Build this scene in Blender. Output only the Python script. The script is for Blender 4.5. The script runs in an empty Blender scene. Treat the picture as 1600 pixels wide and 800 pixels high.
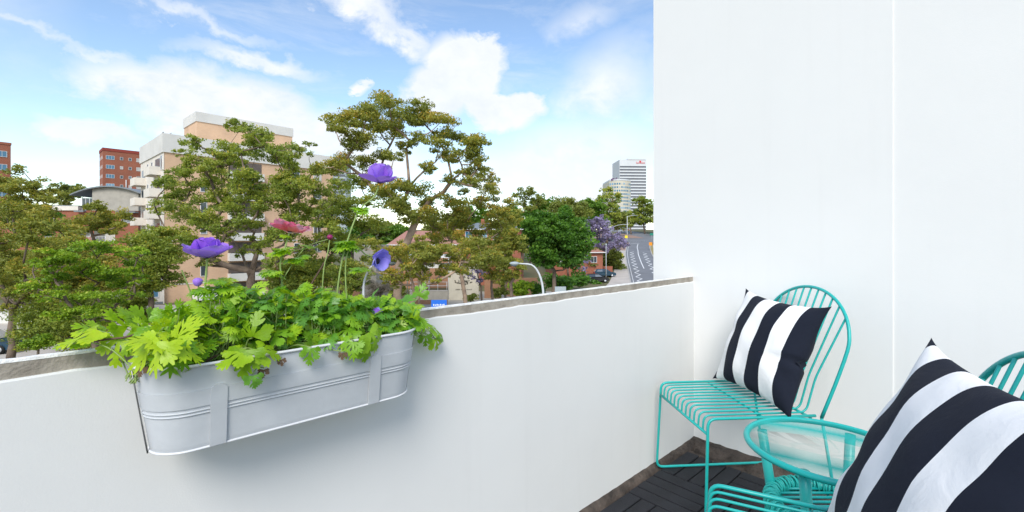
import bpy, bmesh, math, random
import numpy as np
from mathutils import Vector, Matrix

scene = bpy.context.scene
COL = scene.collection
R = math.radians
rnd = random.Random(7)

# ------------------------------------------------------------------ camera
CAM_Z = 1.2
F = 708.0                       # focal length in photo pixels (photo is 1600 wide)
cam_d = bpy.data.cameras.new("camera")
cam = bpy.data.objects.new("camera", cam_d)
COL.objects.link(cam)
cam.location = (0, 0, CAM_Z)
cam.rotation_euler = (R(90), 0, 0)
cam_d.sensor_width = 36
cam_d.lens = F / 1600 * 36
cam_d.shift_y = -28 / 1600
cam_d.clip_start = 0.02
cam_d.clip_end = 6000
scene.camera = cam

# ------------------------------------------------------------------ light
SUN_EL, SUN_AZ = 42.0, 185.0      # azimuth clockwise from +Y: from behind the camera, a little left
SUN_STRENGTH = 1.65
SKY_STRENGTH = 0.11
CLOUD_GAIN = 4.8
scene.view_settings.view_transform = 'Standard'
scene.view_settings.look = 'None'
scene.view_settings.gamma = 1
scene.view_settings.use_curve_mapping = False
scene.view_settings.exposure = 1.04

sd = bpy.data.lights.new("sun", 'SUN')
sd.energy = SUN_STRENGTH
sd.angle = R(28)
sd.color = (1.0, 0.95, 0.87)
sun = bpy.data.objects.new("sun", sd)
COL.objects.link(sun)
_a, _e = R(SUN_AZ), R(SUN_EL)
SUN_DIR = Vector((math.sin(_a) * math.cos(_e), math.cos(_a) * math.cos(_e), math.sin(_e)))
sun.rotation_euler = SUN_DIR.to_track_quat('Z', 'Y').to_euler()
sun.location = SUN_DIR * 60

world = bpy.data.worlds.new("World")
scene.world = world
world.use_nodes = True


def build_world():
    nt = world.node_tree
    N, L = nt.nodes, nt.links
    N.clear()
    out = N.new('ShaderNodeOutputWorld')
    bg = N.new('ShaderNodeBackground')
    bg.inputs['Strength'].default_value = SKY_STRENGTH
    sky = N.new('ShaderNodeTexSky')
    sky.sky_type = 'NISHITA'
    sky.sun_disc = False
    sky.sun_elevation = R(SUN_EL)
    sky.sun_rotation = R(SUN_AZ)
    sky.air_density = 1.1
    sky.dust_density = 0.1
    sky.ozone_density = 1.5
    tc = N.new('ShaderNodeTexCoord')

    def m(op, a, b=None, clamp=False):
        n = N.new('ShaderNodeMath')
        n.operation = op
        n.use_clamp = clamp
        for i, x in enumerate((a, b)):
            if x is None:
                continue
            if isinstance(x, (int, float)):
                n.inputs[i].default_value = x
            else:
                L.new(x, n.inputs[i])
        return n.outputs[0]

    sep = N.new('ShaderNodeSeparateXYZ')
    L.new(tc.outputs['Generated'], sep.inputs[0])
    az = m('ARCTAN2', sep.outputs['X'], sep.outputs['Y'])
    el = m('ARCSINE', sep.outputs['Z'])

    def noise(scale, detail, rough, stretch=1.0, dist=0.0, off=0.0):
        mp = N.new('ShaderNodeMapping')
        mp.inputs['Scale'].default_value = (1, 1, stretch)
        mp.inputs['Location'].default_value = (off, off * .7, off * .3)
        L.new(tc.outputs['Generated'], mp.inputs['Vector'])
        n = N.new('ShaderNodeTexNoise')
        n.inputs['Scale'].default_value = scale
        n.inputs['Detail'].default_value = detail
        n.inputs['Roughness'].default_value = rough
        n.inputs['Distortion'].default_value = dist
        L.new(mp.outputs[0], n.inputs['Vector'])
        return n.outputs['Fac']

    n_big = noise(4.5, 8, .58, 1.6, .3)
    n_fine = noise(13, 9, .62, 1.4, .2, 3.1)
    n_str = noise(5.0, 9, .68, 4.2, .5, 7.7)
    # warped angular coordinates
    waz = m('ADD', az, m('MULTIPLY', m('SUBTRACT', n_big, .5), .12))
    waz = m('ADD', waz, m('MULTIPLY', m('SUBTRACT', n_fine, .5), .10))
    wel = m('ADD', el, m('MULTIPLY', m('SUBTRACT', n_fine, .5), .09))
    wel = m('ADD', wel, m('MULTIPLY', m('SUBTRACT', n_big, .5), .07))

    def blob(a, e, ra, re, gain, soft, tilt=0.0):
        """one cloud: azimuth, elevation, half sizes (degrees), opacity, edge softness"""
        dx = m('DIVIDE', m('SUBTRACT', waz, R(a)), R(ra))
        ee = m('SUBTRACT', wel, R(e))
        if tilt:
            ee = m('SUBTRACT', ee, m('MULTIPLY', m('SUBTRACT', waz, R(a)), tilt))
        dy = m('DIVIDE', ee, R(re))
        d = m('SQRT', m('ADD', m('MULTIPLY', dx, dx), m('MULTIPLY', dy, dy)))
        f = m('DIVIDE', m('SUBTRACT', 1.0, d), soft, clamp=True)
        return m('MULTIPLY', f, gain)

    clouds = [
        # az, el, ra, re, gain, soft, tilt
        (-6.0, 19.8, 6.2, 5.2, 1.0, .28, 0),        # big cumulus and its lobes
        (-9.8, 17.2, 4.6, 3.8, 1.0, .32, 0),
        (-1.5, 16.0, 6.2, 2.9, 1.0, .32, 0),
        (2.8, 17.0, 3.6, 2.0, 1.0, .38, 0),
        (-4.4, 22.2, 4.4, 2.7, 1.0, .32, 0),
        (-43, 9.9, 4.8, 1.4, .95, .55, 0),          # small puff on the left
        (-37, 15.0, 8, 3.2, 1.0, .60, -.02),        # wide soft bank over the roofs
        (-31, 13.0, 11, 4.4, 1.0, .45, -.05),
        (-22, 11.5, 9, 4.0, .95, .60, 0),
        (-17, 9.0, 8, 4.0, .9, .7, 0),
                (-29.0, 18.8, 8.5, 1.6, .80, .65, -.05),    # thin streak
        (-19, 25.8, 9, 3.0, .95, .70, -.35),        # high band
        (-13, 23.0, 6, 2.2, .85, .75, -.3),
        (-26, 28.5, 12, 2.6, .85, .8, -.1),
        (-46, 25.5, 8, 2.0, .75, .8, -.15),
        (-48, 18.2, 9, .9, .60, .8, -.12),
        (-35, 22.0, 11, 1.0, .60, .85, -.10),
        (-41, 17.2, 6, .8, .55, .85, -.06),
        (-18.3, 17.7, 1.0, .7, .9, .6, 0),
        (9, 8.5, 13, 8.0, .95, .60, 0),             # bright mass on the right
        (13, 18.5, 8, 6.5, .80, .80, .2),
        (9, 25.5, 6, 2.2, .55, .9, .2),
        (-2, 8.0, 10, 4.0, .80, .9, 0),
        (28, 16.0, 18, 10., .85, .85, 0),
    ]
    dens = None
    solid = None
    for c in clouds[:6]:
        b = blob(*c)
        solid = b if solid is None else m('MAXIMUM', solid, b)
    for c in clouds[6:]:
        b = blob(*c)
        dens = b if dens is None else m('MAXIMUM', dens, b)
    # broken cloud that continues all round the sky
    br = m('MULTIPLY', m('SUBTRACT', n_str, .47), 3.4, clamp=True)
    back = m('MULTIPLY', m('SUBTRACT', n_big, .42), 4.0, clamp=True)
    side = m('MULTIPLY', m('SUBTRACT', m('ABSOLUTE', az), .75), 4.0, clamp=True)
    back = m('MULTIPLY', back, side)
    dens = m('MAXIMUM', dens, m('MULTIPLY', br, .30))
    dens = m('MAXIMUM', dens, m('MULTIPLY', back, .85))
    dens = m('MULTIPLY', dens, m('ADD', .42, m('MULTIPLY', n_fine, 1.15)), clamp=True)
    dens = m('MAXIMUM', dens, m('MULTIPLY', solid, m('ADD', .80, m('MULTIPLY', n_big, .35)), clamp=True))
    # whitening towards the horizon
    hz = m('SUBTRACT', 1.0, m('DIVIDE', m('ABSOLUTE', el), R(16)), clamp=True)
    dens = m('MAXIMUM', dens, m('MULTIPLY', hz, .06))
    mix = N.new('ShaderNodeMix')
    mix.data_type = 'RGBA'
    L.new(dens, mix.inputs['Factor'])
    L.new(sky.outputs[0], mix.inputs['A'])
    g = CLOUD_GAIN
    cc = N.new('ShaderNodeMix')
    cc.data_type = 'RGBA'
    L.new(n_fine, cc.inputs['Factor'])
    cc.inputs['A'].default_value = (g * .70, g * .78, g * .90, 1)
    cc.inputs['B'].default_value = (g * 1.06, g * 1.06, g * 1.06, 1)
    L.new(cc.outputs['Result'], mix.inputs['B'])
    L.new(mix.outputs['Result'], bg.inputs['Color'])
    L.new(bg.outputs[0], out.inputs['Surface'])


build_world()

# ------------------------------------------------------------------ helpers


def W(u, v, d):
    """world point seen at photo pixel (u, v) at depth d (metres along +Y)"""
    return Vector(((u - 800) / F * d, d, CAM_Z - (v - 372) / F * d))


def tag(o, label=None, cat=None, group=None, kind=None):
    if label:
        o['label'] = label
    if cat:
        o['category'] = cat
    if group:
        o['group'] = group
    if kind:
        o['kind'] = kind
    return o


def empty(name, loc=(0, 0, 0), rz=0.0, label=None, cat=None, group=None, kind=None):
    o = bpy.data.objects.new(name, None)
    o.empty_display_size = .1
    COL.objects.link(o)
    o.location = loc
    o.rotation_euler = (0, 0, rz)
    return tag(o, label, cat, group, kind)


def link_obj(name, me, parent=None, loc=(0, 0, 0), rot=(0, 0, 0), sc=(1, 1, 1)):
    o = bpy.data.objects.new(name, me)
    COL.objects.link(o)
    o.parent = parent
    o.location = loc
    o.rotation_euler = rot
    o.scale = sc
    return o


class MB:
    """collects shapes and links them as one mesh object"""

    def __init__(self):
        self.v = []
        self.f = []
        self.smooth = []

    def add(self, verts, faces, smooth=False):
        k = len(self.v)
        self.v.extend([tuple(p) for p in verts])
        self.f.extend([tuple(i + k for i in f) for f in faces])
        self.smooth.extend([smooth] * len(faces))
        return self

    def box(self, x0, x1, y0, y1, z0, z1, mat=None, bev=0.0):
        if bev > 0:
            bm = bmesh.new()
            bmesh.ops.create_cube(bm, size=1)
            for v in bm.verts:
                v.co = Vector(((x0 + x1) / 2 + v.co.x * (x1 - x0), (y0 + y1) / 2 + v.co.y * (y1 - y0),
                               (z0 + z1) / 2 + v.co.z * (z1 - z0)))
            bmesh.ops.bevel(bm, geom=bm.edges[:], offset=bev, segments=1, affect='EDGES')
            bm.verts.index_update()
            vs = [v.co.copy() for v in bm.verts]
            fs = [[v.index for v in f.verts] for f in bm.faces]
            bm.free()
        else:
            vs = [Vector((x, y, z)) for z in (z0, z1) for y in (y0, y1) for x in (x0, x1)]
            fs = [(0, 2, 3, 1), (4, 5, 7, 6), (0, 1, 5, 4), (2, 6, 7, 3), (0, 4, 6, 2), (1, 3, 7, 5)]
        if mat is not None:
            vs = [mat @ v for v in vs]
        return self.add(vs, fs)

    def tube(self, pts, rad, n=8, closed=False, cap=True):
        pts = [Vector(p) for p in pts]
        m = len(pts)
        rads = rad if isinstance(rad, (list, tuple)) else [rad] * m
        vs, fs = [], []
        up = None
        for i, p in enumerate(pts):
            if closed:
                t = pts[(i + 1) % m] - pts[i - 1]
            else:
                t = pts[min(i + 1, m - 1)] - pts[max(i - 1, 0)]
            if t.length < 1e-9:
                t = Vector((0, 0, 1))
            t.normalize()
            if up is None:
                ref = Vector((0, 0, 1)) if abs(t.z) < .9 else Vector((1, 0, 0))
                up = (ref - t * ref.dot(t)).normalized()
            else:
                up = up - t * up.dot(t)
                if up.length < 1e-6:
                    ref = Vector((0, 0, 1)) if abs(t.z) < .9 else Vector((1, 0, 0))
                    up = ref - t * ref.dot(t)
                up.normalize()
            s = t.cross(up)
            for k in range(n):
                a = 2 * math.pi * k / n
                vs.append(p + (up * math.cos(a) + s * math.sin(a)) * rads[i])
        for i in range(m if closed else m - 1):
            j = (i + 1) % m
            for k in range(n):
                l = (k + 1) % n
                fs.append((i * n + k, i * n + l, j * n + l, j * n + k))
        if cap and not closed:
            fs.append(tuple(range(n - 1, -1, -1)))
            fs.append(tuple((m - 1) * n + k for k in range(n)))
        return self.add(vs, fs, True)

    def lathe(self, prof, n=24, c=(0, 0, 0)):
        vs, fs = [], []
        m = len(prof)
        for k in range(n):
            a = 2 * math.pi * k / n
            for r, z in prof:
                vs.append((c[0] + r * math.cos(a), c[1] + r * math.sin(a), c[2] + z))
        for k in range(n):
            l = (k + 1) % n
            for i in range(m - 1):
                fs.append((k * m + i, l * m + i, l * m + i + 1, k * m + i + 1))
        return self.add(vs, fs, True)

    def prism(self, poly, z0, z1, mat=None):
        n = len(poly)
        vs = [Vector((x, y, z0)) for x, y in poly] + [Vector((x, y, z1)) for x, y in poly]
        fs = [tuple(range(n - 1, -1, -1)), tuple(range(n, 2 * n))]
        fs += [(i, (i + 1) % n, n + (i + 1) % n, n + i) for i in range(n)]
        if mat is not None:
            vs = [mat @ v for v in vs]
        return self.add(vs, fs)

    def mesh(self, name, mat):
        me = bpy.data.meshes.new(name)
        me.from_pydata(self.v, [], self.f)
        me.polygons.foreach_set('use_smooth', self.smooth)
        for x in (mat if isinstance(mat, (list, tuple)) else [mat]):
            me.materials.append(x)
        me.update()
        return me

    def build(self, name, mat, parent=None, loc=(0, 0, 0), rz=0.0):
        return link_obj(name, self.mesh(name, mat), parent, loc, (0, 0, rz))


def smooth_path(pts, sub=6):
    """Catmull-Rom through pts"""
    P = [Vector(p) for p in pts]
    P = [P[0] * 2 - P[1]] + P + [P[-1] * 2 - P[-2]]
    o = []
    for i in range(1, len(P) - 2):
        for k in range(sub):
            t = k / sub
            a, b, c, d = P[i - 1], P[i], P[i + 1], P[i + 2]
            o.append(.5 * ((2 * b) + (c - a) * t + (2 * a - 5 * b + 4 * c - d) * t * t + (3 * b - a - 3 * c + d) * t ** 3))
    o.append(P[-2])
    return o


def round_path(pts, r, seg=5):
    """polyline with its inner corners rounded to about radius r"""
    P = [Vector(p) for p in pts]
    o = [P[0]]
    for i in range(1, len(P) - 1):
        a, b, c = P[i - 1], P[i], P[i + 1]
        d1 = (a - b)
        d2 = (c - b)
        k = min(r, d1.length * .49, d2.length * .49)
        s, e = b + d1.normalized() * k, b + d2.normalized() * k
        for j in range(seg + 1):
            t = j / seg
            o.append(s * (1 - t) ** 2 + b * 2 * t * (1 - t) + e * t * t)
    o.append(P[-1])
    return o


def copy_tree(o, parent=None):
    c = o.copy()
    COL.objects.link(c)
    c.parent = parent
    for ch in list(o.children):
        copy_tree(ch, c)
    return c


# ------------------------------------------------------------------ materials
def new_mat(name):
    m = bpy.data.materials.new(name)
    m.use_nodes = True
    nt = m.node_tree
    return m, nt, nt.nodes, nt.links, nt.nodes['Principled BSDF']


def mat(name, c, rough=.6, var=.12, scale=8.0, bump=0.0, bscale=60.0, metal=0.0, c2=None, spec=.5, detail=6):
    m, nt, N, L, b = new_mat(name)
    b.inputs['Roughness'].default_value = rough
    b.inputs['Metallic'].default_value = metal
    b.inputs['Specular IOR Level'].default_value = spec
    tc = N.new('ShaderNodeTexCoord')
    nz = N.new('ShaderNodeTexNoise')
    nz.inputs['Scale'].default_value = scale
    nz.inputs['Detail'].default_value = detail
    nz.inputs['Roughness'].default_value = .6
    L.new(tc.outputs['Object'], nz.inputs['Vector'])
    rp = N.new('ShaderNodeValToRGB')
    c2 = c2 or tuple(x * (1 - var) for x in c)
    c1 = tuple(min(1, x * (1 + var * .4)) for x in c)
    rp.color_ramp.elements[0].position = .32
    rp.color_ramp.elements[1].position = .68
    rp.color_ramp.elements[0].color = (*c2, 1)
    rp.color_ramp.elements[1].color = (*c1, 1)
    L.new(nz.outputs['Fac'], rp.inputs[0])
    L.new(rp.outputs[0], b.inputs['Base Color'])
    if bump:
        n2 = N.new('ShaderNodeTexNoise')
        n2.inputs['Scale'].default_value = bscale
        n2.inputs['Detail'].default_value = 8
        L.new(tc.outputs['Object'], n2.inputs['Vector'])
        bp = N.new('ShaderNodeBump')
        bp.inputs['Strength'].default_value = bump
        bp.inputs['Distance'].default_value = .01
        L.new(n2.outputs['Fac'], bp.inputs['Height'])
        L.new(bp.outputs[0], b.inputs['Normal'])
    return m


def leaf_mat(name, cols, trans=.3, attr=True, rough=.5, tcol=1.5, tblue=.55):
    """foliage: per-leaf tone picks a colour from cols; part of the light passes through"""
    m, nt, N, L, b = new_mat(name)
    rp = N.new('ShaderNodeValToRGB')
    els = rp.color_ramp.elements
    while len(els) < len(cols):
        els.new(.5)
    for i, c in enumerate(cols):
        els[i].position = i / (len(cols) - 1)
        els[i].color = (*c, 1)
    if attr:
        at = N.new('ShaderNodeAttribute')
        at.attribute_name = 'tone'
        L.new(at.outputs['Fac'], rp.inputs[0])
    else:
        oi = N.new('ShaderNodeObjectInfo')
        tc = N.new('ShaderNodeTexCoord')
        nz = N.new('ShaderNodeTexNoise')
        nz.inputs['Scale'].default_value = 30
        nz.inputs['Detail'].default_value = 3
        L.new(tc.outputs['Object'], nz.inputs['Vector'])
        a1 = N.new('ShaderNodeMath')
        a1.operation = 'MULTIPLY_ADD'
        L.new(nz.outputs['Fac'], a1.inputs[0])
        a1.inputs[1].default_value = .5
        a2 = N.new('ShaderNodeMath')
        a2.operation = 'MULTIPLY_ADD'
        L.new(oi.outputs['Random'], a2.inputs[0])
        a2.inputs[1].default_value = .95
        a2.inputs[2].default_value = -.22
        L.new(a2.outputs[0], a1.inputs[2])
        L.new(a1.outputs[0], rp.inputs[0])
    b.inputs['Roughness'].default_value = rough
    b.inputs['Specular IOR Level'].default_value = .4
    L.new(rp.outputs[0], b.inputs['Base Color'])
    tr = N.new('ShaderNodeBsdfTranslucent')
    mu = N.new('ShaderNodeMix')
    mu.data_type = 'RGBA'
    mu.blend_type = 'MULTIPLY'
    mu.inputs['Factor'].default_value = 1
    L.new(rp.outputs[0], mu.inputs['A'])
    mu.inputs['B'].default_value = (tcol, tcol, tcol * tblue, 1)
    L.new(mu.outputs['Result'], tr.inputs['Color'])
    ms = N.new('ShaderNodeMixShader')
    ms.inputs[0].default_value = trans
    L.new(b.outputs[0], ms.inputs[1])
    L.new(tr.outputs[0], ms.inputs[2])
    L.new(ms.outputs[0], N['Material Output'].inputs['Surface'])
    return m


def plaster_mat(name, c, stain=.1, low=0.0):
    """white wall paint: fine roller texture, faint large blotches, scuffs"""
    m, nt, N, L, b = new_mat(name)
    tc = N.new('ShaderNodeTexCoord')

    def nz(s, d=6, r=.6):
        n = N.new('ShaderNodeTexNoise')
        n.inputs['Scale'].default_value = s
        n.inputs['Detail'].default_value = d
        n.inputs['Roughness'].default_value = r
        L.new(tc.outputs['Object'], n.inputs['Vector'])
        return n.outputs['Fac']
    rp = N.new('ShaderNodeValToRGB')
    rp.color_ramp.elements[0].position = .3
    rp.color_ramp.elements[1].position = .65
    rp.color_ramp.elements[0].color = (*[x * (1 - stain * .35) for x in c], 1)
    rp.color_ramp.elements[1].color = (*c, 1)
    L.new(nz(1.7, 7), rp.inputs[0])
    # small scuffs
    sc = N.new('ShaderNodeValToRGB')
    sc.color_ramp.elements[0].position = .70
    sc.color_ramp.elements[1].position = .78
    L.new(nz(17, 8, .7), sc.inputs[0])
    mx = N.new('ShaderNodeMix')
    mx.data_type = 'RGBA'
    mu = N.new('ShaderNodeMath')
    mu.operation = 'MULTIPLY'
    L.new(sc.outputs[0], mu.inputs[0])
    mu.inputs[1].default_value = stain * 1.3
    L.new(mu.outputs[0], mx.inputs['Factor'])
    L.new(rp.outputs[0], mx.inputs['A'])
    mx.inputs['B'].default_value = (c[0] * .6, c[1] * .58, c[2] * .54, 1)
    # faint run marks down the wall
    mp = N.new('ShaderNodeMapping')
    mp.inputs['Scale'].default_value = (16, 16, .9)
    L.new(tc.outputs['Object'], mp.inputs['Vector'])
    rn = N.new('ShaderNodeTexNoise')
    rn.inputs['Scale'].default_value = 1
    rn.inputs['Detail'].default_value = 6
    L.new(mp.outputs[0], rn.inputs['Vector'])
    rr = N.new('ShaderNodeValToRGB')
    rr.color_ramp.elements[0].position = .56
    rr.color_ramp.elements[1].position = .80
    L.new(rn.outputs['Fac'], rr.inputs[0])
    r2 = N.new('ShaderNodeMath')
    r2.operation = 'MULTIPLY'
    L.new(rr.outputs[0], r2.inputs[0])
    r2.inputs[1].default_value = stain * .9
    m2 = N.new('ShaderNodeMix')
    m2.data_type = 'RGBA'
    L.new(r2.outputs[0], m2.inputs['Factor'])
    L.new(mx.outputs['Result'], m2.inputs['A'])
    m2.inputs['B'].default_value = (c[0] * .72, c[1] * .71, c[2] * .69, 1)
    L.new(m2.outputs['Result'], b.inputs['Base Color'])
    b.inputs['Roughness'].default_value = .55
    b.inputs['Specular IOR Level'].default_value = .3
    bp = N.new('ShaderNodeBump')
    bp.inputs['Strength'].default_value = .12
    bp.inputs['Distance'].default_value = .003
    ad = N.new('ShaderNodeMath')
    ad.operation = 'MULTIPLY_ADD'
    L.new(nz(5, 4), ad.inputs[0])
    ad.inputs[1].default_value = 2.5
    L.new(nz(240, 3), ad.inputs[2])
    L.new(ad.outputs[0], bp.inputs['Height'])
    L.new(bp.outputs[0], b.inputs['Normal'])
    return m


def brick_mat(name, c1, c2, mortar, sx=.24, sz=.086, bump=.3):
    """brickwork laid on vertical walls, in the object's own metres"""
    m, nt, N, L, b = new_mat(name)
    tc = N.new('ShaderNodeTexCoord')
    sp = N.new('ShaderNodeSeparateXYZ')
    L.new(tc.outputs['Object'], sp.inputs[0])
    ad = N.new('ShaderNodeMath')
    L.new(sp.outputs['X'], ad.inputs[0])
    L.new(sp.outputs['Y'], ad.inputs[1])
    cb = N.new('ShaderNodeCombineXYZ')
    L.new(ad.outputs[0], cb.inputs['X'])
    L.new(sp.outputs['Z'], cb.inputs['Y'])
    br = N.new('ShaderNodeTexBrick')
    br.inputs['Scale'].default_value = 1
    br.inputs['Brick Width'].default_value = sx
    br.inputs['Row Height'].default_value = sz
    br.inputs['Mortar Size'].default_value = .009
    br.inputs['Color1'].default_value = (*c1, 1)
    br.inputs['Color2'].default_value = (*c2, 1)
    br.inputs['Mortar'].default_value = (*mortar, 1)
    L.new(cb.outputs[0], br.inputs['Vector'])
    nz = N.new('ShaderNodeTexNoise')
    nz.inputs['Scale'].default_value = .35
    nz.inputs['Detail'].default_value = 7
    L.new(tc.outputs['Object'], nz.inputs['Vector'])
    rp = N.new('ShaderNodeValToRGB')
    rp.color_ramp.elements[0].position = .3
    rp.color_ramp.elements[1].position = .7
    rp.color_ramp.elements[0].color = (.82, .82, .82, 1)
    rp.color_ramp.elements[1].color = (1.05, 1.05, 1.05, 1)
    L.new(nz.outputs['Fac'], rp.inputs[0])
    mx = N.new('ShaderNodeMix')
    mx.data_type = 'RGBA'
    mx.blend_type = 'MULTIPLY'
    mx.inputs['Factor'].default_value = 1
    L.new(br.outputs['Color'], mx.inputs['A'])
    L.new(rp.outputs[0], mx.inputs['B'])
    L.new(mx.outputs['Result'], b.inputs['Base Color'])
    b.inputs['Roughness'].default_value = .85
    return m


def glass_mat(name, tint=(.96, .985, .98), ior=1.34):
    """clear sheet glass: lets light straight through, mirrors by Fresnel"""
    m, nt, N, L, b = new_mat(name)
    N.remove(b)
    tr = N.new('ShaderNodeBsdfTransparent')
    tr.inputs[0].default_value = (*tint, 1)
    gl = N.new('ShaderNodeBsdfGlossy')
    gl.inputs['Roughness'].default_value = .015
    fr = N.new('ShaderNodeFresnel')
    ge = N.new('ShaderNodeNewGeometry')
    io = N.new('ShaderNodeMix')
    L.new(ge.outputs['Backfacing'], io.inputs['Factor'])
    io.inputs['A'].default_value = ior
    io.inputs['B'].default_value = 1 / ior      # a thin sheet: the far face mirrors like the near one
    L.new(io.outputs['Result'], fr.inputs['IOR'])
    ms = N.new('ShaderNodeMixShader')
    L.new(fr.outputs[0], ms.inputs[0])
    L.new(tr.outputs[0], ms.inputs[1])
    L.new(gl.outputs[0], ms.inputs[2])
    L.new(ms.outputs[0], N['Material Output'].inputs['Surface'])
    return m


def stripe_mat(name, width, phase, dark, light):
    """woven cotton printed with broad stripes across local X"""
    m, nt, N, L, b = new_mat(name)
    tc = N.new('ShaderNodeUVMap')
    sp = N.new('ShaderNodeSeparateXYZ')
    L.new(tc.outputs[0], sp.inputs[0])
    a = N.new('ShaderNodeMath')
    a.operation = 'ADD'
    L.new(sp.outputs['X'], a.inputs[0])
    a.inputs[1].default_value = phase
    d = N.new('ShaderNodeMath')
    d.operation = 'DIVIDE'
    L.new(a.outputs[0], d.inputs[0])
    d.inputs[1].default_value = width * 2
    fr = N.new('ShaderNodeMath')
    fr.operation = 'FRACT'
    L.new(d.outputs[0], fr.inputs[0])
    gt = N.new('ShaderNodeMath')
    gt.operation = 'GREATER_THAN'
    L.new(fr.outputs[0], gt.inputs[0])
    gt.inputs[1].default_value = .5
    mx = N.new('ShaderNodeMix')
    mx.data_type = 'RGBA'
    L.new(gt.outputs[0], mx.inputs['Factor'])
    mx.inputs['A'].default_value = (*dark, 1)
    mx.inputs['B'].default_value = (*light, 1)
    L.new(mx.outputs['Result'], b.inputs['Base Color'])
    b.inputs['Roughness'].default_value = .9
    b.inputs['Specular IOR Level'].default_value = .15
    b.inputs['Sheen Weight'].default_value = .03
    tco = N.new('ShaderNodeTexCoord')
    n2 = N.new('ShaderNodeTexNoise')
    n2.inputs['Scale'].default_value = 14
    n2.inputs['Detail'].default_value = 5
    n2.inputs['Distortion'].default_value = .6
    L.new(tco.outputs['Object'], n2.inputs['Vector'])
    wv = N.new('ShaderNodeTexNoise')
    wv.inputs['Scale'].default_value = 700
    L.new(tco.outputs['Object'], wv.inputs['Vector'])
    ad = N.new('ShaderNodeMath')
    ad.operation = 'MULTIPLY_ADD'
    L.new(wv.outputs['Fac'], ad.inputs[0])
    ad.inputs[1].default_value = .10
    L.new(n2.outputs['Fac'], ad.inputs[2])
    bp = N.new('ShaderNodeBump')
    bp.inputs['Strength'].default_value = .35
    bp.inputs['Distance'].default_value = .012
    L.new(ad.outputs[0], bp.inputs['Height'])
    L.new(bp.outputs[0], b.inputs['Normal'])
    return m


M = {}
M['paint'] = plaster_mat('white_wall_paint', (.79, .782, .765), .08)
M['paint_low'] = plaster_mat('white_parapet_paint', (.72, .715, .70), .12)
M['coping'] = mat('weathered_concrete', (.35, .315, .265), .9, .45, 14, .35, 90, c2=(.22, .19, .155))
M['cap'] = mat('pale_cap', (.80, .79, .76), .8, .25, 30, .4, 120)
M['dirt'] = mat('stained_mortar', (.085, .066, .054), .95, .5, 18, 1.0, 70, c2=(.030, .024, .020))
M['deck'] = mat('charcoal_composite', (.020, .021, .026), .72, .35, 9, .35, 220, spec=.3)
M['gap'] = mat('black_tile_base', (.008, .008, .009), .8, .1)
M['teal'] = mat('teal_powder_coat', (.014, .42, .385), .34, .06, 30, .05, 400)
M['woven'] = mat('teal_woven_cord', (.022, .47, .41), .5, .10, 40, .2, 300)
M['glass'] = glass_mat('table_glass')
M['stripe'] = stripe_mat('striped_cotton', .079, .067, (.013, .016, .027), (.85, .835, .82))
M['tin'] = mat('painted_tin', (.52, .54, .565), .48, .14, 5, .14, 22, spec=.35)
M['tin_rim'] = mat('painted_tin_rim', (.66, .665, .68), .4, .05, 9)
M['wire'] = mat('grey_wire', (.28, .28, .28), .4, .3, 20, metal=.8)
M['soil'] = mat('potting_soil', (.035, .022, .014), .95, .5, 60, 1.0, 200)
M['beige'] = brick_mat('peach_brick', (.70, .445, .27), (.66, .41, .25), (.62, .48, .35))
M['cream'] = mat('cream_render', (.74, .68, .60), .85, .12, .6)
M['whitec'] = mat('off_white_fascia', (.66, .64, .60), .8, .10, .4)
M['redbrick'] = brick_mat('red_brick', (.37, .095, .042), (.31, .078, .036), (.30, .20, .15))
M['orbrick'] = brick_mat('orange_brick', (.44, .20, .10), (.38, .17, .085), (.36, .27, .20))
M['pane'] = mat('window_pane', (.05, .07, .09), .08, .2, 1.0, spec=.8)
for k_, base_ in (('pane', (.04, .055, .07)), ('paneblue', (.05, .17, .28))):
    _nt = M[k_].node_tree if k_ in M else mat('blue_window_pane', base_, .08, .2, 1.0, spec=.8).node_tree
    if k_ not in M:
        M[k_] = [x for x in bpy.data.materials if x.node_tree is _nt][0]
    _oi = _nt.nodes.new('ShaderNodeObjectInfo')
    _rp = _nt.nodes.new('ShaderNodeValToRGB')
    _rp.color_ramp.interpolation = 'CONSTANT'
    _rp.color_ramp.elements[0].color = (*base_, 1)
    _rp.color_ramp.elements[1].position = .62
    _rp.color_ramp.elements[1].color = (*[min(.8, x * 1.4 + .10) for x in base_], 1)
    _e = _rp.color_ramp.elements.new(.84)
    _e.color = (.46, .44, .40, 1)
    _nt.links.new(_oi.outputs['Random'], _rp.inputs[0])
    _nt.links.new(_rp.outputs[0], _nt.nodes['Principled BSDF'].inputs['Base Color'])
M['loggia'] = mat('painted_loggia_shade', (.13, .10, .085), .5, .4, .8)  # dark brown standing in for the shade inside the loggias
M['frame'] = mat('white_window_frame', (.70, .70, .70), .5, .05)
M['metalroof'] = mat('grey_metal_roof', (.20, .22, .235), .45, .15, 1.0)
M['tileroof'] = mat('pink_tile_roof', (.40, .20, .16), .85, .2, 2.5)
M['concrete'] = mat('pale_concrete', (.40, .37, .32), .9, .15, 1.2)
M['pave'] = mat('pale_paving', (.52, .47, .42), .9, .15, .5)
M['grass'] = mat('rough_ground', (.085, .10, .035), .95, .5, .25, c2=(.16, .13, .07))
M['dry'] = mat('dry_grass', (.33, .27, .11), .95, .3, .8)
M['road'] = mat('asphalt', (.19, .195, .21), .9, .15, .3)
M['redpath'] = mat('red_paver_path', (.36, .235, .185), .9, .25, .6)
M['kerb'] = mat('kerb_concrete', (.45, .43, .40), .9, .15, 1.0)
M['line'] = mat('road_paint', (.78, .78, .77), .7, .1, 2)
M['bark'] = mat('gum_bark', (.20, .15, .11), .9, .55, 1.6, .4, 9, c2=(.09, .062, .048))
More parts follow.
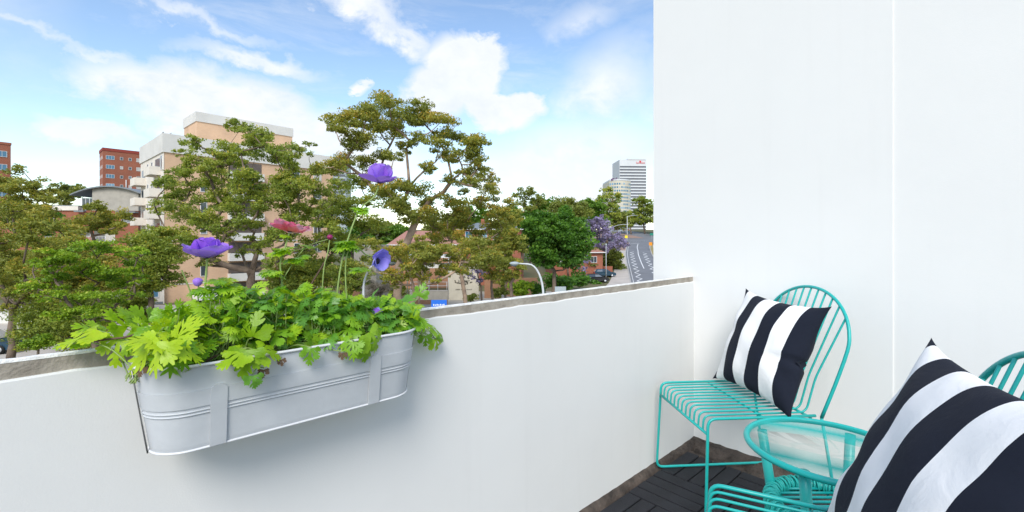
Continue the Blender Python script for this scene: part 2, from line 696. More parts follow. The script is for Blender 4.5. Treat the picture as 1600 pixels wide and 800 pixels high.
M['barkpale'] = mat('pale_gum_bark', (.38, .27, .19), .85, .5, 1.1, .3, 9, c2=(.17, .12, .095))
M['steel'] = mat('galvanised_pole', (.60, .62, .64), .4, .1, 4)
M['lampglass'] = mat('lamp_glass', (.14, .17, .20), .15, .1)
M['blue'] = mat('blue_sign', (.012, .14, .62), .5, .05)
M['white'] = mat('white_gloss', (.80, .80, .80), .4, .04)
M['greysign'] = mat('grey_sign_back', (.36, .41, .43), .5, .1)
M['yellow'] = mat('yellow_sign', (.85, .68, .01), .5, .05)
M['orange'] = mat('orange_sign', (.80, .27, .01), .5, .05)
M['green'] = mat('green_sign', (.01, .22, .15), .5, .05)
M['red'] = mat('red_letters', (.62, .03, .05), .5, .05)
M['dark'] = mat('dark_trim', (.03, .03, .035), .5, .1)
M['signcream'] = mat('cream_sign_wall', (.60, .545, .44), .8, .1, 1.2)
M['emblem'] = mat('dark_emblem', (.09, .08, .06), .7, .1)
M['carblue'] = mat('dark_blue_paint', (.012, .05, .085), .2, .05, spec=.8)
M['cardark'] = mat('black_paint', (.012, .013, .016), .2, .05, spec=.8)
M['carwhite'] = mat('white_car_paint', (.75, .75, .75), .25, .03, spec=.8)
M['tyre'] = mat('tyre_rubber', (.015, .015, .015), .8, .1)
M['towerwhite'] = mat('tower_white_panel', (.60, .615, .64), .6, .05, .05)
M['towerband'] = mat('tower_dark_glass', (.10, .105, .125), .25, .2, .05)
M['towercream'] = mat('tower_cream_panel', (.60, .55, .44), .6, .05, .05)
M['purple'] = mat('purple_lettering', (.10, .03, .12), .5, .05)
# foliage of the trees
M['gum'] = leaf_mat('gum_leaves', [(0.158, 0.188, 0.034), (0.235, 0.268, 0.045), (0.330, 0.329, 0.055), (0.473, 0.360, 0.058), (0.739, 0.377, 0.066)], .36)
M['gumdark'] = leaf_mat('dark_gum_leaves', [(0.146, 0.205, 0.039), (0.223, 0.289, 0.047), (0.314, 0.363, 0.057), (0.444, 0.428, 0.064), (0.628, 0.445, 0.074)], .36)
M['bright'] = leaf_mat('bright_leaves', [(0.105, 0.195, 0.018), (0.178, 0.298, 0.021), (0.268, 0.402, 0.025), (0.373, 0.466, 0.037), (0.714, 0.519, 0.108)], .36)
M['deep'] = leaf_mat('deep_leaves', [(0.038, 0.110, 0.014), (0.066, 0.166, 0.018), (0.104, 0.231, 0.023), (0.142, 0.292, 0.027), (0.206, 0.342, 0.034)], .36)
M['lime'] = leaf_mat('lime_leaves', [(0.068, 0.152, 0.015), (0.103, 0.206, 0.020), (0.138, 0.262, 0.025), (0.179, 0.289, 0.037), (0.221, 0.304, 0.051)], .36)
M['olive'] = leaf_mat('olive_leaves', [(0.142, 0.176, 0.036), (0.194, 0.233, 0.045), (0.257, 0.290, 0.057), (0.321, 0.323, 0.070), (0.387, 0.336, 0.080)], .36)
M['jaca'] = leaf_mat('jacaranda_blossom', [(.17, .145, .20), (.25, .21, .36), (.31, .265, .45), (.36, .31, .49), (.15, .16, .08)], .25)
M['grey'] = leaf_mat('grey_twigs', [(.14, .12, .10), (.20, .18, .14), (.26, .23, .18)], .1)
# planter foliage and petals
M['lf_yel'] = leaf_mat('yellow_green_leaf', [(.20, .37, .012), (.32, .50, .014), (.46, .60, .018)], .38, False, .40)
M['lf_mid'] = leaf_mat('fresh_green_leaf', [(0.149, 0.329, 0.020), (0.241, 0.456, 0.026), (0.380, 0.562, 0.034)], .38, False, .34)
M['lf_deep'] = leaf_mat('deep_green_leaf', [(0.078, 0.224, 0.030), (0.124, 0.314, 0.040), (0.195, 0.414, 0.055)], .32, False, .34)
M['stem'] = mat('green_stem', (.26, .36, .10), .6, .2, 30)
M['stemdark'] = mat('brown_stem', (.11, .06, .04), .7, .3, 30)
M['dry_leaf'] = mat('withered_leaf', (.13, .075, .04), .8, .4, 30)
M['violet'] = leaf_mat('violet_petal', [(.34, .12, .70), (.42, .20, .80), (.52, .32, .88)], .36, False, .5, 1.1, 1.0)
M['bluev'] = leaf_mat('blue_violet_petal', [(.26, .20, .70), (.34, .30, .80), (.44, .42, .88)], .36, False, .5, 1.1, 1.0)
M['pink'] = leaf_mat('pink_petal', [(.84, .12, .26), (.88, .42, .52), (.92, .84, .86)], .45, False, .5, 1.2, 1.0)
M['magenta'] = mat('magenta_bud', (.28, .01, .10), .5, .2, 60)
M['stamen'] = mat('dark_stamens', (.012, .010, .030), .7, .3, 200)

# ------------------------------------------------------------------ balcony
P = Vector((.7317, .6816, 0))          # along the parapet, away from the camera
Q = Vector((.6819, -.7315, 0))         # along the end wall, towards the camera
CORNER = Vector((1.0885, 2.723, 0))
RB = math.atan2(P.y, P.x)              # local X = P, local -Y = Q


def B(s, t, z=0.0):
    """s metres from the end wall, t metres in from the parapet face"""
    return CORNER - P * s + Q * t + Vector((0, 0, z))


Z_TOP, Z_BAND = .975, .941


def balcony():
    # in balcony-local axes: x = -s, y = -t
    fl = empty('balcony_floor', CORNER, RB, kind='structure')
    MB().box(-6.5, -.002, -1.95, .0, -.30, -.034).build('slab', M['dirt'], fl)
    # low mortar fillet at the foot of both walls, uneven
    def fillet(n, fn, w, h, seed):
        r = random.Random(seed)
        mb = MB()
        prev = None
        vs, fs = [], []
        for i in range(n + 1):
            a = fn(i / n)
            ww = w * r.uniform(.7, 1.25)
            hh = h * r.uniform(.6, 1.3)
            vs += [a(0, hh), a(ww * .45, hh * r.uniform(.5, .8)), a(ww, -.033)]
        for i in range(n):
            for k in range(2):
                fs.append((i * 3 + k, i * 3 + 3 + k, i * 3 + 4 + k, i * 3 + 1 + k))
        return mb.add(vs, fs, True)
    fillet(110, lambda f: (lambda d, z: (-4.2 * f, -d, z)), .040, .008, 1).build('mortar_fillet', M['dirt'], fl)
    fillet(60, lambda f: (lambda d, z: (-d, -1.9 * f, z)), .10, .010, 2).build('mortar_fillet', M['dirt'], fl)
    # interlocking deck tiles, four slats each, turned in turn
    T = .30
    slat_x = MB().box(-.147, .147, -.0335, .0335, -.012, 0, bev=.0025).mesh('slat', M['deck'])
    slat_y = MB().box(-.0335, .0335, -.147, .147, -.012, 0, bev=.0025).mesh('slat', M['deck'])
    base = MB().box(-.149, .149, -.149, .149, -.028, -.013).mesh('deck_tile', M['gap'])
    r = random.Random(4)
    for i in range(9):
        for j in range(5):
            x = -.185 - T * (i + .5)
            y = -.050 - T * (j + .5)
            t = link_obj('deck_tile', base, fl, (x, y, -.003))
            for k in range(4):
                o = -.1117 + k * .0745
                dz = r.uniform(-.0012, .0012)
                if (i + j) % 2 == 0:
                    link_obj('slat', slat_x, t, (0, o, dz), (r.uniform(-.006, .006), 0, 0))
                else:
                    link_obj('slat', slat_y, t, (o, 0, dz), (0, r.uniform(-.006, .006), 0))

    # parapet: painted inner face with a ragged upper edge, bare concrete band above, sloped top
    pw = empty('parapet_wall', CORNER, RB, 'low white balcony wall topped with a band of bare grey concrete', 'wall')
    r = random.Random(9)
    n = 260
    vs, fs = [], []
    edge = 0.0
    for i in range(n + 1):
        x = -6.5 * i / n
        edge = edge * .8 + r.uniform(-.0016, .0016)
        zt = Z_BAND + edge
        vs += [(x, -.004, -.02 + r.uniform(-.006, .006)), (x, -.004, zt - .004), (x, -.002, zt), (x, .010, zt + .0005), (x, .010, -.04)]
    for i in range(n):
        for k in range(3):
            fs.append((i * 5 + k, i * 5 + 5 + k, i * 5 + 6 + k, i * 5 + 1 + k))
    MB().add(vs, fs).build('painted_face', M['paint_low'], pw)
    MB().prism([(.001, -.30), (.13, -.30), (.13, Z_TOP - .085), (.012, Z_TOP - .007), (.001, Z_TOP - .007)], -6.5, -.001,
               Matrix(((0, 0, 1, 0), (1, 0, 0, 0), (0, 1, 0, 0), (0, 0, 0, 1)))).build('concrete_core', M['coping'], pw)
    # thin pale cap along the inner top edge, chipped
    vs, fs = [], []
    for i in range(n + 1):
        x = -6.5 * i / n
        w = .010 + r.uniform(-.001, .001)
        z = Z_TOP + r.uniform(-.0005, .0005)
        ch = r.random() < .06
        vs += [(x, .0004, Z_TOP - .0065), (x, .0012, z - .002), (x, w, z), (x, .13, Z_TOP - .080)]
    for i in range(n):
        for k in range(3):
            fs.append((i * 4 + k, i * 4 + 4 + k, i * 4 + 5 + k, i * 4 + 1 + k))
    MB().add(vs, fs).build('cap', M['cap'], pw)
    # old tie holes and paint blobs on the bare band
    for s, z, rr, mt in ((3.50, .958, .004, 'gap'), (3.33, .960, .0075, 'cap'), (3.31, .957, .008, 'gap'), (1.98, .947, .008, 'cap'), (.42, .947, .008, 'cap')):
        pass

    # end wall (party wall) with a shallow pier on its outer part
    ew = empty('end_wall', CORNER, RB, 'tall smooth white end wall behind the teal chairs', 'wall')
    MB().box(-.0, .22, -.925, .262, -.30, 2.95).build('pier', M['paint'], ew)
    MB().box(.006, .22, -1.95, -.925, -.30, 2.95).build('panel', M['paint'], ew)


balcony()

# ------------------------------------------------------------------ chairs
def make_chair(label):
    root = empty('wire_chair', (0, 0, 0), 0, label, 'chair', 'teal wire chairs on the balcony')
    w, zs, xf, xb = .238, .452, .215, -.235
    rt = .0062
    lean = .27
    zarc, harc, wa = .735, .235, .282
    # two side frames: seat side rail, front leg, floor runner, rear leg, then over the arch
    arch = []
    for k in range(13):
        a = math.pi * k / 12
        y = wa * math.cos(a)
        z = zarc + harc * math.sin(a)
        arch.append((xb - .03 - (z - zs) * lean, y, z))
    path = [(xb, w, zs), (xf + .022, w, zs), (xf + .040, w * 1.06, .009), (-.345, w * 1.06, .009), (-.315, w * 1.03, .12),
            (xb - .028, w, zs - .01)]
    left = round_path(path, .035, 5)
    right = [Vector((p.x, -p.y, p.z)) for p in left]
    for sgn, pth in ((1, left), (-1, right)):
        MB().tube(pth, rt, 10).build('leg_frame', M['teal'], root)
    MB().tube(smooth_path([(xb - .028, w, zs - .01), (xb - .03 - .14 * lean, w + .027, zs + .14), *arch, (xb - .03 - .14 * lean, -w - .027, zs + .14), (xb - .028, -w, zs - .01)], 3), .0072, 10).build('back_arch', M['teal'], root)
    MB().tube([(xf + .026, w, zs - .062), (xf + .026, -w, zs - .062)], .0058, 8).build('front_bar', M['teal'], root)
    MB().tube([(xb + .02, w, zs - .008), (xb + .02, -w, zs - .008)], .0055, 8).build('cross_bar', M['teal'], root)
    MB().tube([(-.02, w, zs - .010), (-.02, -w, zs - .010)], .0045, 8).build('cross_bar', M['teal'], root)
    n = 11
    for i in range(n):
        y = -w + 2 * w * (i + 1) / (n + 1)
        yt = y * wa / w
        c = min(.999, abs(yt) / wa)
        zt = zarc + harc * math.sqrt(1 - c * c)
        pts = [(xf + .024, y, zs - .060), (xf + .020, y, zs), (xb + .012, y, zs), (xb - .012 - (.60 - zs) * lean + .02, y, .60),
               (xb - .03 - (zt - zs) * lean, yt, zt)]
        MB().tube(round_path(pts, .032, 5), .0043, 8, cap=False).build('rod', M['teal'], root)
    return root


chair_a = make_chair('teal wire chair in the far corner against the white end wall')
chair_b = copy_tree(chair_a)
chair_b['label'] = 'teal wire chair nearest the camera behind the large cushion'
chair_a.location = (1.03, 2.135, 0)
chair_a.rotation_euler.z = math.atan2(-.08, -.997)
chair_b.location = (.712, 1.066, 0)
chair_b.rotation_euler.z = math.atan2(.51, -.86) + .07
for c in (chair_a, chair_b):
    c.location.z = -.003


def make_cushion(label, seed, size, thick, fold):
    """square scatter cushion: pinched corners, sagging sides, its stripes printed in UV metres"""
    n = 44
    r = random.Random(seed)
    ph = [r.uniform(0, 6.28) for _ in range(8)]
    vs, uv, fs = [], [], []

    def pos(a, b, side):
        # a, b in -1..1
        h = size / 2
        pin = .085
        cor = (abs(a) * abs(b)) ** 9
        x = a * h * (1 - pin * (1 - b * b) * abs(a) ** 1.5 + .055 * cor)
        y = b * h * (1 - pin * (1 - a * a) * abs(b) ** 1.5 + .055 * cor)
        e = (max(0.0, 1 - a * a) * max(0.0, 1 - b * b)) ** .52
        z = thick * e
        z *= 1 + .06 * math.sin(3.1 * a + ph[0]) * math.cos(2.3 * b + ph[1])
        # creases running in from the corners and the edges
        edge = max(abs(a), abs(b))
        ang = math.atan2(b, a)
        z += .0075 * side * math.sin(9 * ang + ph[2]) * (edge ** 3) * (1 - edge ** 8)
        z += .005 * math.sin(13 * ang + ph[4]) * (edge ** 5) * (1 - edge ** 10)
        z += .006 * math.sin(8 * a + 3 * b + ph[3]) * math.sin(5 * b - 2 * a + ph[5]) * e
        if fold:
            f = math.exp(-((b + .12 - .12 * (a - .6)) / .055) ** 2) * max(0, (a - .25) / .75) ** 1.3
            z -= fold * f
            x -= .012 * f
        return Vector((x, y, z * side))

    for side in (1, -1):
        k0 = len(vs)
        for j in range(n + 1):
            for i in range(n + 1):
                a, b = -1 + 2 * i / n, -1 + 2 * j / n
                # denser near the rim
                a = math.sin(a * math.pi / 2)
                b = math.sin(b * math.pi / 2)
                vs.append(pos(a, b, side))
                ear = max(0.0, -a) ** 6 * abs(b) ** 9
                uv.append(((a * .5 + .5) * .48 + .013 * (1 - b * b) ** .3 * (1 - a) * .5 - .03 * ear, (b * .5 + .5) * .48))
        for j in range(n):
            for i in range(n):
                q = (k0 + j * (n + 1) + i, k0 + j * (n + 1) + i + 1, k0 + (j + 1) * (n + 1) + i + 1, k0 + (j + 1) * (n + 1) + i)
                fs.append(q if side == 1 else q[::-1])
    me = bpy.data.meshes.new('cushion')
    me.from_pydata([tuple(v) for v in vs], [], fs)
    ul = me.uv_layers.new(name='UVMap')
    for lp in me.loops:
        ul.data[lp.index].uv = uv[lp.vertex_index]
    bm = bmesh.new()
    bm.from_mesh(me)
    bmesh.ops.remove_doubles(bm, verts=bm.verts, dist=.0006)
    bm.to_mesh(me)
    bm.free()
    me.polygons.foreach_set('use_smooth', [True] * len(me.polygons))
    me.materials.append(M['stripe'])
    o = link_obj('cushion', me)
    return tag(o, label, 'cushion', 'striped cushions on the chairs')


def place_cushion(o, bl, br, up, size):
    """bl, br: lower corners; up: direction of the sides"""
    bl, br, up = Vector(bl), Vector(br), Vector(up)
    x = (br - bl).normalized()
    y = (up - x * up.dot(x)).normalized()
    z = x.cross(y)
    c = (bl + br) / 2 + y * size / 2
    m = Matrix(((x.x, y.x, z.x, c.x), (x.y, y.y, z.y, c.y), (x.z, y.z, z.z, c.z), (0, 0, 0, 1)))
    o.matrix_world = m


CUSH = .48
cu1 = make_cushion('black and white striped cushion on the far corner chair, creased on one side', 3, CUSH, .088, .03)
place_cushion(cu1, (1.06, 2.36, .475), (1.16, 1.90, .455), (.36, .04, .92), CUSH)
cu2 = make_cushion('large black and white striped cushion on the chair nearest the camera', 11, .53, .078, .0)
place_cushion(cu2, (.838, 1.212, .455), (.651, .719, .445), (.195, -.075, .455), .53)


# ------------------------------------------------------------------ side table
def side_table():
    cx, cy, zt, rr = 1.066, 1.522, .492, .247
    t = empty('side_table', (cx, cy, 0), 0, 'round teal side table with a glass top between the two chairs', 'table')
    n = 64
    ring = [(rr * math.cos(2 * math.pi * k / n), rr * math.sin(2 * math.pi * k / n), zt) for k in range(n)]
    MB().tube(ring, .0105, 12, closed=True).build('rim', M['teal'], t)
    MB().lathe([(0, zt + .001), (rr - .004, zt + .001), (rr - .003, zt + .004), (rr - .004, zt + .007), (0, zt + .007)], 64).build('glass_top', M['glass'], t)
    rl = .170
    zl = .285
    for k in range(4):
        a = R(38 + 90 * k) + math.pi
        c, s = math.cos(a), math.sin(a)
        MB().tube([(.215 * c, .215 * s, zt - .008), (.185 * c, .185 * s, zl), (.195 * c, .195 * s, .10), (.225 * c, .225 * s, -.001)],
                  [.0165, .0165, .016, .015], 12).build('leg', M['teal'], t)
    sh = MB().tube([(rl * math.cos(2 * math.pi * k / 48), rl * math.sin(2 * math.pi * k / 48), zl) for k in range(48)], .017, 10,
                   closed=True).build('shelf_ring', M['teal'], t)
    # cord wrapped round the shelf ring
    turns, seg = 62, 9
    pts = []
    for k in range(turns * seg):
        a = 2 * math.pi * k / (turns * seg)
        b = 2 * math.pi * k / seg
        q = rl + .0215 * math.cos(b)
        pts.append((q * math.cos(a), q * math.sin(a), zl + .0235 * math.sin(b)))
    MB().tube(pts, .0043, 5, closed=True).build('cord', M['woven'], sh)
    pts = []
    for k in range(40 * seg):
        a = -2 * math.pi * k / (40 * seg)
        b = 2 * math.pi * k / seg
        q = rl + .0255 * math.cos(b)
        pts.append((q * math.cos(a), q * math.sin(a), zl + .0275 * math.sin(b)))
    MB().tube(pts, .0035, 5, closed=True).build('cord', M['woven'], sh)
    for k in range(11):
        y = -.14 + .028 * k
        h = math.sqrt(max(0, (rl - .01) ** 2 - y * y))
        MB().tube([(-h, y, zl - .004), (h, y, zl - .004)], .0052, 8).build('shelf_bar', M['teal'], t)


side_table()
# ------------------------------------------------------------------ planter on the parapet
PS, PT = 2.283, .095
PC = B(PS, PT, 0)


def PL(u, v, t=.09):
    """point seen at photo pixel (u, v) in the upright plane t metres in from the parapet face"""
    c = 1.2497 - t
    y = c / (.7315 - .6819 * (u - 800) / F)
    return W(u, v, y)


def stadium(hl, r, n=14):
    o = []
    for k in range(n + 1):
        a = -math.pi / 2 + math.pi * k / n
        o.append((hl - r + r * math.cos(a), r * math.sin(a)))
    for k in range(n + 1):
        a = math.pi / 2 + math.pi * k / n
        o.append((-hl + r + r * math.cos(a), r * math.sin(a)))
    return o


Z_RIM, Z_BOT = .950, .776


def prof(z):
    f = (z - Z_BOT) / (Z_RIM - Z_BOT)
    return .282 + .025 * f, .064 + .021 * f


def planter():
    p = empty('planter', PC, RB, 'long pale grey tin planter with ribbed sides hung on the white balcony wall', 'planter')
    mb = MB()
    zs = [Z_RIM, .93, .90, .86, .82, .79, Z_BOT + .004, Z_BOT]
    rings = [stadium(*prof(z)) for z in zs]
    rings[-1] = stadium(prof(Z_BOT)[0] - .003, prof(Z_BOT)[1] - .003)
    n = len(rings[0])
    vs = [(x, y, z) for z, rg in zip(zs, rings) for x, y in rg]
    fs = [(i * n + k, (i + 1) * n + k, (i + 1) * n + (k + 1) % n, i * n + (k + 1) % n) for i in range(len(zs) - 1) for k in range(n)]
    mb.add(vs, fs, True)
    mb.add(vs[-n:], [tuple(range(n))])
    # inner skin down to the soil
    a, b = stadium(prof(Z_RIM)[0] - .0015, prof(Z_RIM)[1] - .0015), stadium(prof(.90)[0] - .003, prof(.90)[1] - .003)
    mb.add([(x, y, Z_RIM) for x, y in a] + [(x, y, .90) for x, y in b],
           [(k, (k + 1) % n, n + (k + 1) % n, n + k) for k in range(n)], True)
    mb.build('tub', M['tin'], p)

    def hoop(z, r, grow, name, m, zz=1.0):
        hl, rr = prof(z)
        MB().tube([(x, y, z) for x, y in stadium(hl + grow, rr + grow, 18)], r, 8, closed=True).build(name, m, p)
    hoop(Z_RIM, .0034, .001, 'rolled_rim', M['tin_rim'])
    hoop(Z_BOT + .002, .0026, .001, 'bottom_bead', M['tin_rim'])
    hoop(.858, .0018, .0006, 'rib', M['tin'])
    hoop(.8515, .0018, .0006, 'rib', M['tin'])
    # flat band of the hanging frame
    mb = MB()
    st = []
    for z, g in ((.899, .0006), (.899, .0026), (.866, .0026), (.866, .0006)):
        hl, rr = prof(z)
        st.append([(x, y, z) for x, y in stadium(hl + g, rr + g, 14)])
    vs = [q for r_ in st for q in r_]
    for i in range(3):
        mb.add(vs[i * n:(i + 2) * n], [(k, n + k, n + (k + 1) % n, (k + 1) % n) for k in range(n)], True)
    mb.build('band', M['tin'], p)
    # two upright straps with rounded tops
    for x in (-.178, .160):
        mb = MB()
        wd = .0145
        col = []
        for k in range(9):
            a = math.pi * k / 8
            col.append((x + wd * math.cos(a), .896 + .010 * math.sin(a)))
        poly = [(x + wd, Z_BOT + .002)] + col + [(x - wd, Z_BOT + .002)]
        vs = []
        for g in (.0052, .0005):
            for px, pz in poly:
                vs.append((px, -(prof(pz)[1] + g), pz))
        m = len(poly)
        fs = [tuple(range(m)), tuple(range(2 * m - 1, m - 1, -1))] + [(i, m + i, m + (i + 1) % m, (i + 1) % m) for i in range(m)]
        mb.add(vs, fs)
        mb.build('strap', M['tin'], p)
        # the strap turns over the wall top behind the plants
        MB().box(x - .012, x + .012, .0865, .0885, .88, .979).box(x - .012, x + .012, .0886, .20, .977, .979).build('hook', M['tin'], p)
    # thin wires at the two ends
    for sx in (-1, 1):
        pts = [(sx * (prof(z)[0] + .0045), yy, z) for z, yy in ((.945, -.020), (.90, -.016), (.84, -.012), (.775, -.010))]
        MB().tube(pts, .0013, 6).build('wire', M['wire'], p)
        pts = [(sx * (prof(z)[0] + .0038), yy, z) for z, yy in ((.900, .004), (.84, .000), (.775, -.008))]
        MB().tube(pts, .0010, 6).build('wire', M['wire'], p)

    # soil
    r = random.Random(2)
    hl, rr = prof(.925)
    vs, fs = [], []
    nx, ny = 60, 14
    for j in range(ny + 1):
        for i in range(nx + 1):
            fx, fy = -1 + 2 * i / nx, -1 + 2 * j / ny
            x = fx * (hl - .003)
            lim = rr - .002
            ex = abs(x) - (hl - rr)
            if ex > 0:
                lim = math.sqrt(max(0, (rr - .002) ** 2 - ex * ex))
            vs.append((x, fy * lim, .922 + r.uniform(-.004, .006)))
    for j in range(ny):
        for i in range(nx):
            k = j * (nx + 1) + i
            fs.append((k, k + 1, k + nx + 2, k + nx + 1))
    so = MB().add(vs, fs).build('potting_soil', M['soil'], None, PC, RB)
    tag(so, 'dark crumbly potting soil inside the tin planter', 'soil', kind='stuff')


planter()


# ------------------------------------------------------------------ anemones
def strip(mb, o, ang, length, width, prof_w, z_fn, st=5, fold=.12):
    vs, fs = [], []
    ca, sa = math.cos(ang), math.sin(ang)
    for i in range(st):
        t = i / (st - 1)
        w = width * prof_w(t)
        for k in (-1, 0, 1):
            x = o[0] + ca * length * t - sa * w * k
            y = o[1] + sa * length * t + ca * w * k
            vs.append((x, y, z_fn(x, y) + (fold * w if k else 0)))
    for i in range(st - 1):
        for k in range(2):
            a = i * 3 + k
            fs.append((a, a + 3, a + 4, a + 1))
    mb.add(vs, fs, True)


def blade_mesh(name, seed, fine, mt):
    """deeply cut anemone leaf, unit length along +X"""
    r = random.Random(seed)
    mb = MB()
    k1, k2, ph = r.uniform(.10, .55), r.uniform(.03, .08), r.uniform(0, 6)
    cnt = [0]

    def z_fn(x, y):
        return -k1 * (x * x + y * y * .8) + k2 * math.sin(7 * x + ph) * math.cos(6 * y + ph) + .0012 * cnt[0]
    angs = (-88, -44, 0, 44, 88) if not fine else (-95, -60, -20, 20, 60, 95)
    for a in angs:
        a = R(a + r.uniform(-7, 7))
        ln = (1.0 - .32 * (abs(a) / 1.4)) * r.uniform(.86, 1.0)
        wd = (.060 if fine else .105) * r.uniform(.85, 1.15)
        pw = (lambda t: .22 + 1.0 * math.sin(math.pi * min(1, t * .94 + .03)) ** .8 * (.55 + .45 * t)) if not fine else \
             (lambda t: .25 + .9 * math.sin(math.pi * min(1, t * .97)) ** .9)
        cnt[0] += 1
        strip(mb, (0, 0), a, ln, wd, pw, z_fn, 5)
        for s in (-1, 1):
            for f0, l0 in (((.36, .46), (.60, .36)) if fine else ((.40, .46), (.66, .32))):
                cnt[0] += 1
                o = (math.cos(a) * ln * f0, math.sin(a) * ln * f0)
                strip(mb, o, a + s * R(r.uniform(30, 44)), ln * l0 * r.uniform(.85, 1.15), wd * (.75 if fine else .72), pw, z_fn, 4)
    return mb.mesh(name, mt)


BL = {
    'by': [blade_mesh('leaf', 100 + i, False, M['lf_yel']) for i in range(3)],
    'bm': [blade_mesh('leaf', 110 + i, False, M['lf_mid']) for i in range(3)],
    'bd': [blade_mesh('leaf', 120 + i, False, M['lf_deep']) for i in range(3)],
    'fy': [blade_mesh('leaf', 130 + i, True, M['lf_yel']) for i in range(2)],
    'fm': [blade_mesh('leaf', 140 + i, True, M['lf_mid']) for i in range(3)],
    'fd': [blade_mesh('leaf', 150 + i, True, M['lf_deep']) for i in range(3)],
    'dr': [blade_mesh('leaf', 160, False, M['dry_leaf'])],
}


def orient(o, pos, fwd, nrm, size):
    x = Vector(fwd).normalized()
    z = Vector(nrm)
    z = (z - x * z.dot(x))
    if z.length < 1e-4:
        z = Vector((0, 0, 1)) - x * x.z
    z.normalize()
    y = z.cross(x)
    o.matrix_basis = Matrix(((x.x * size, y.x * size, z.x * size, pos[0]), (x.y * size, y.y * size, z.y * size, pos[1]),
                             (x.z * size, y.z * size, z.z * size, pos[2]), (0, 0, 0, 1)))


GRP = 'anemone plants in the tin planter'
PLANTS = [
    # local x, label
    (-.275, 'anemone plant spilling large yellow green leaves over the left end of the planter'),
    (-.165, 'anemone plant with an open violet flower low on the left'),
    (-.050, 'anemone plant with a pink and white flower on a bent stem'),
    (.050, 'anemone plant with the tallest violet flower high above the planter'),
    (.130, 'anemone plant with a drooping blue violet flower'),
    (.205, 'anemone plant with a small violet bud among fine pale leaves'),
    (.285, 'anemone plant trailing a leafy stem over the right end of the planter'),
]
plants = []
for x, lb in PLANTS:
    c = PC + P * x + Vector((0, 0, .922))
    plants.append(empty('anemone_plant', c, 0, lb, 'flowering plant', GRP))
stalks = [MB() for _ in plants]


def to_local(i, p):
    return Vector(p) - plants[i].location


def add_leaf(i, kind, pos, fwd, nrm, size, name='leaf'):
    o = link_obj(name, rnd.choice(BL[kind]), None)
    o.parent = plants[i]
    m = Vector(pos) - plants[i].location
    orient(o, m, fwd, nrm, size)
    return o


def stalk(i, pts, r=.0013, dark=False, sub=5):
    ps = smooth_path([to_local(i, p) for p in pts], sub)
    if sub == 5:        # a stem one can follow by eye is a part of its own
        MB().tube(ps, r, 6, cap=False).build('old_stem' if dark else 'flower_stem', M['stemdark'] if dark else M['stem'], plants[i])
    else:
        stalks[i].tube(ps, r, 5, cap=False)


def root(i):
    return plants[i].location + P * rnd.uniform(-.045, .045) + Q * rnd.uniform(-.045, .045)


def plc(x, y, z):
    """planter-local to world; y positive towards the camera"""
    return PC + P * x + Q * y + Vector((0, 0, z))


def nearest(x):
    return min(range(len(PLANTS)), key=lambda k: abs(PLANTS[k][0] - x + rnd.uniform(-.03, .03)))


def top_z(x):
    f = max(-1, min(1, x / .33))
    return 1.098 - .070 * abs(f) ** 2.5 - (.025 if x > .05 else 0)


UP = Vector((0, 0, 1))
TOCAM = (Vector((0, 0, CAM_Z)) - PC).normalized()
N_LEAVES = 880
for q in range(N_LEAVES):
    x = rnd.uniform(-.295, .315)
    y = rnd.gauss(-.008, .040)
    y = max(-.085, min(.070, y))
    f = rnd.random() ** .75
    z0 = .935 + (top_z(x) - .965) * f + (rnd.uniform(0, .028) if q % 6 == 0 else 0)
    y *= 1 - .35 * f
    if z0 < .985 and y < -.07:
        z0 = .99 + rnd.uniform(0, .03)
    i = nearest(x)
    base = plc(x, y, z0)
    r0 = root(i)
    out = (P * (x - PLANTS[i][0]) * 4 + Q * (y * 9 + rnd.uniform(-.3, .6)) + P * rnd.uniform(-.9, .9))
    if out.length < .1:
        out = Q
    out.normalize()
    pit = rnd.uniform(-.65, .85) + (.35 if f > .7 else .0)
    fwd = out * math.cos(pit) + UP * math.sin(pit)
    nrm = UP * 1.0 + Q * rnd.uniform(.1, .9) - P * rnd.uniform(-.2, .6) + Vector((rnd.uniform(-.5, .5), rnd.uniform(-.5, .5), 0))
    size = rnd.uniform(.025, .046) * (.85 if f > .85 else 1)
    w = rnd.random()
    if x < -.17:
        kind = 'by' if w < .10 else 'fy' if w < .45 else 'fm' if w < .82 else 'bm'
    elif x < .02:
        kind = 'by' if w < .05 else 'fy' if w < .22 else 'fm' if w < .62 else 'bm' if w < .72 else 'fd' if w < .93 else 'bd'
    else:
        kind = 'fm' if w < .42 else 'fd' if w < .72 else 'bm' if w < .82 else 'bd' if w < .90 else 'fy'
    add_leaf(i, kind, base, fwd, nrm, size)
    mid = (Vector(r0) + base) / 2 + UP * .012 + out * .006
    stalk(i, [r0, mid, base], .0011, False, 4)

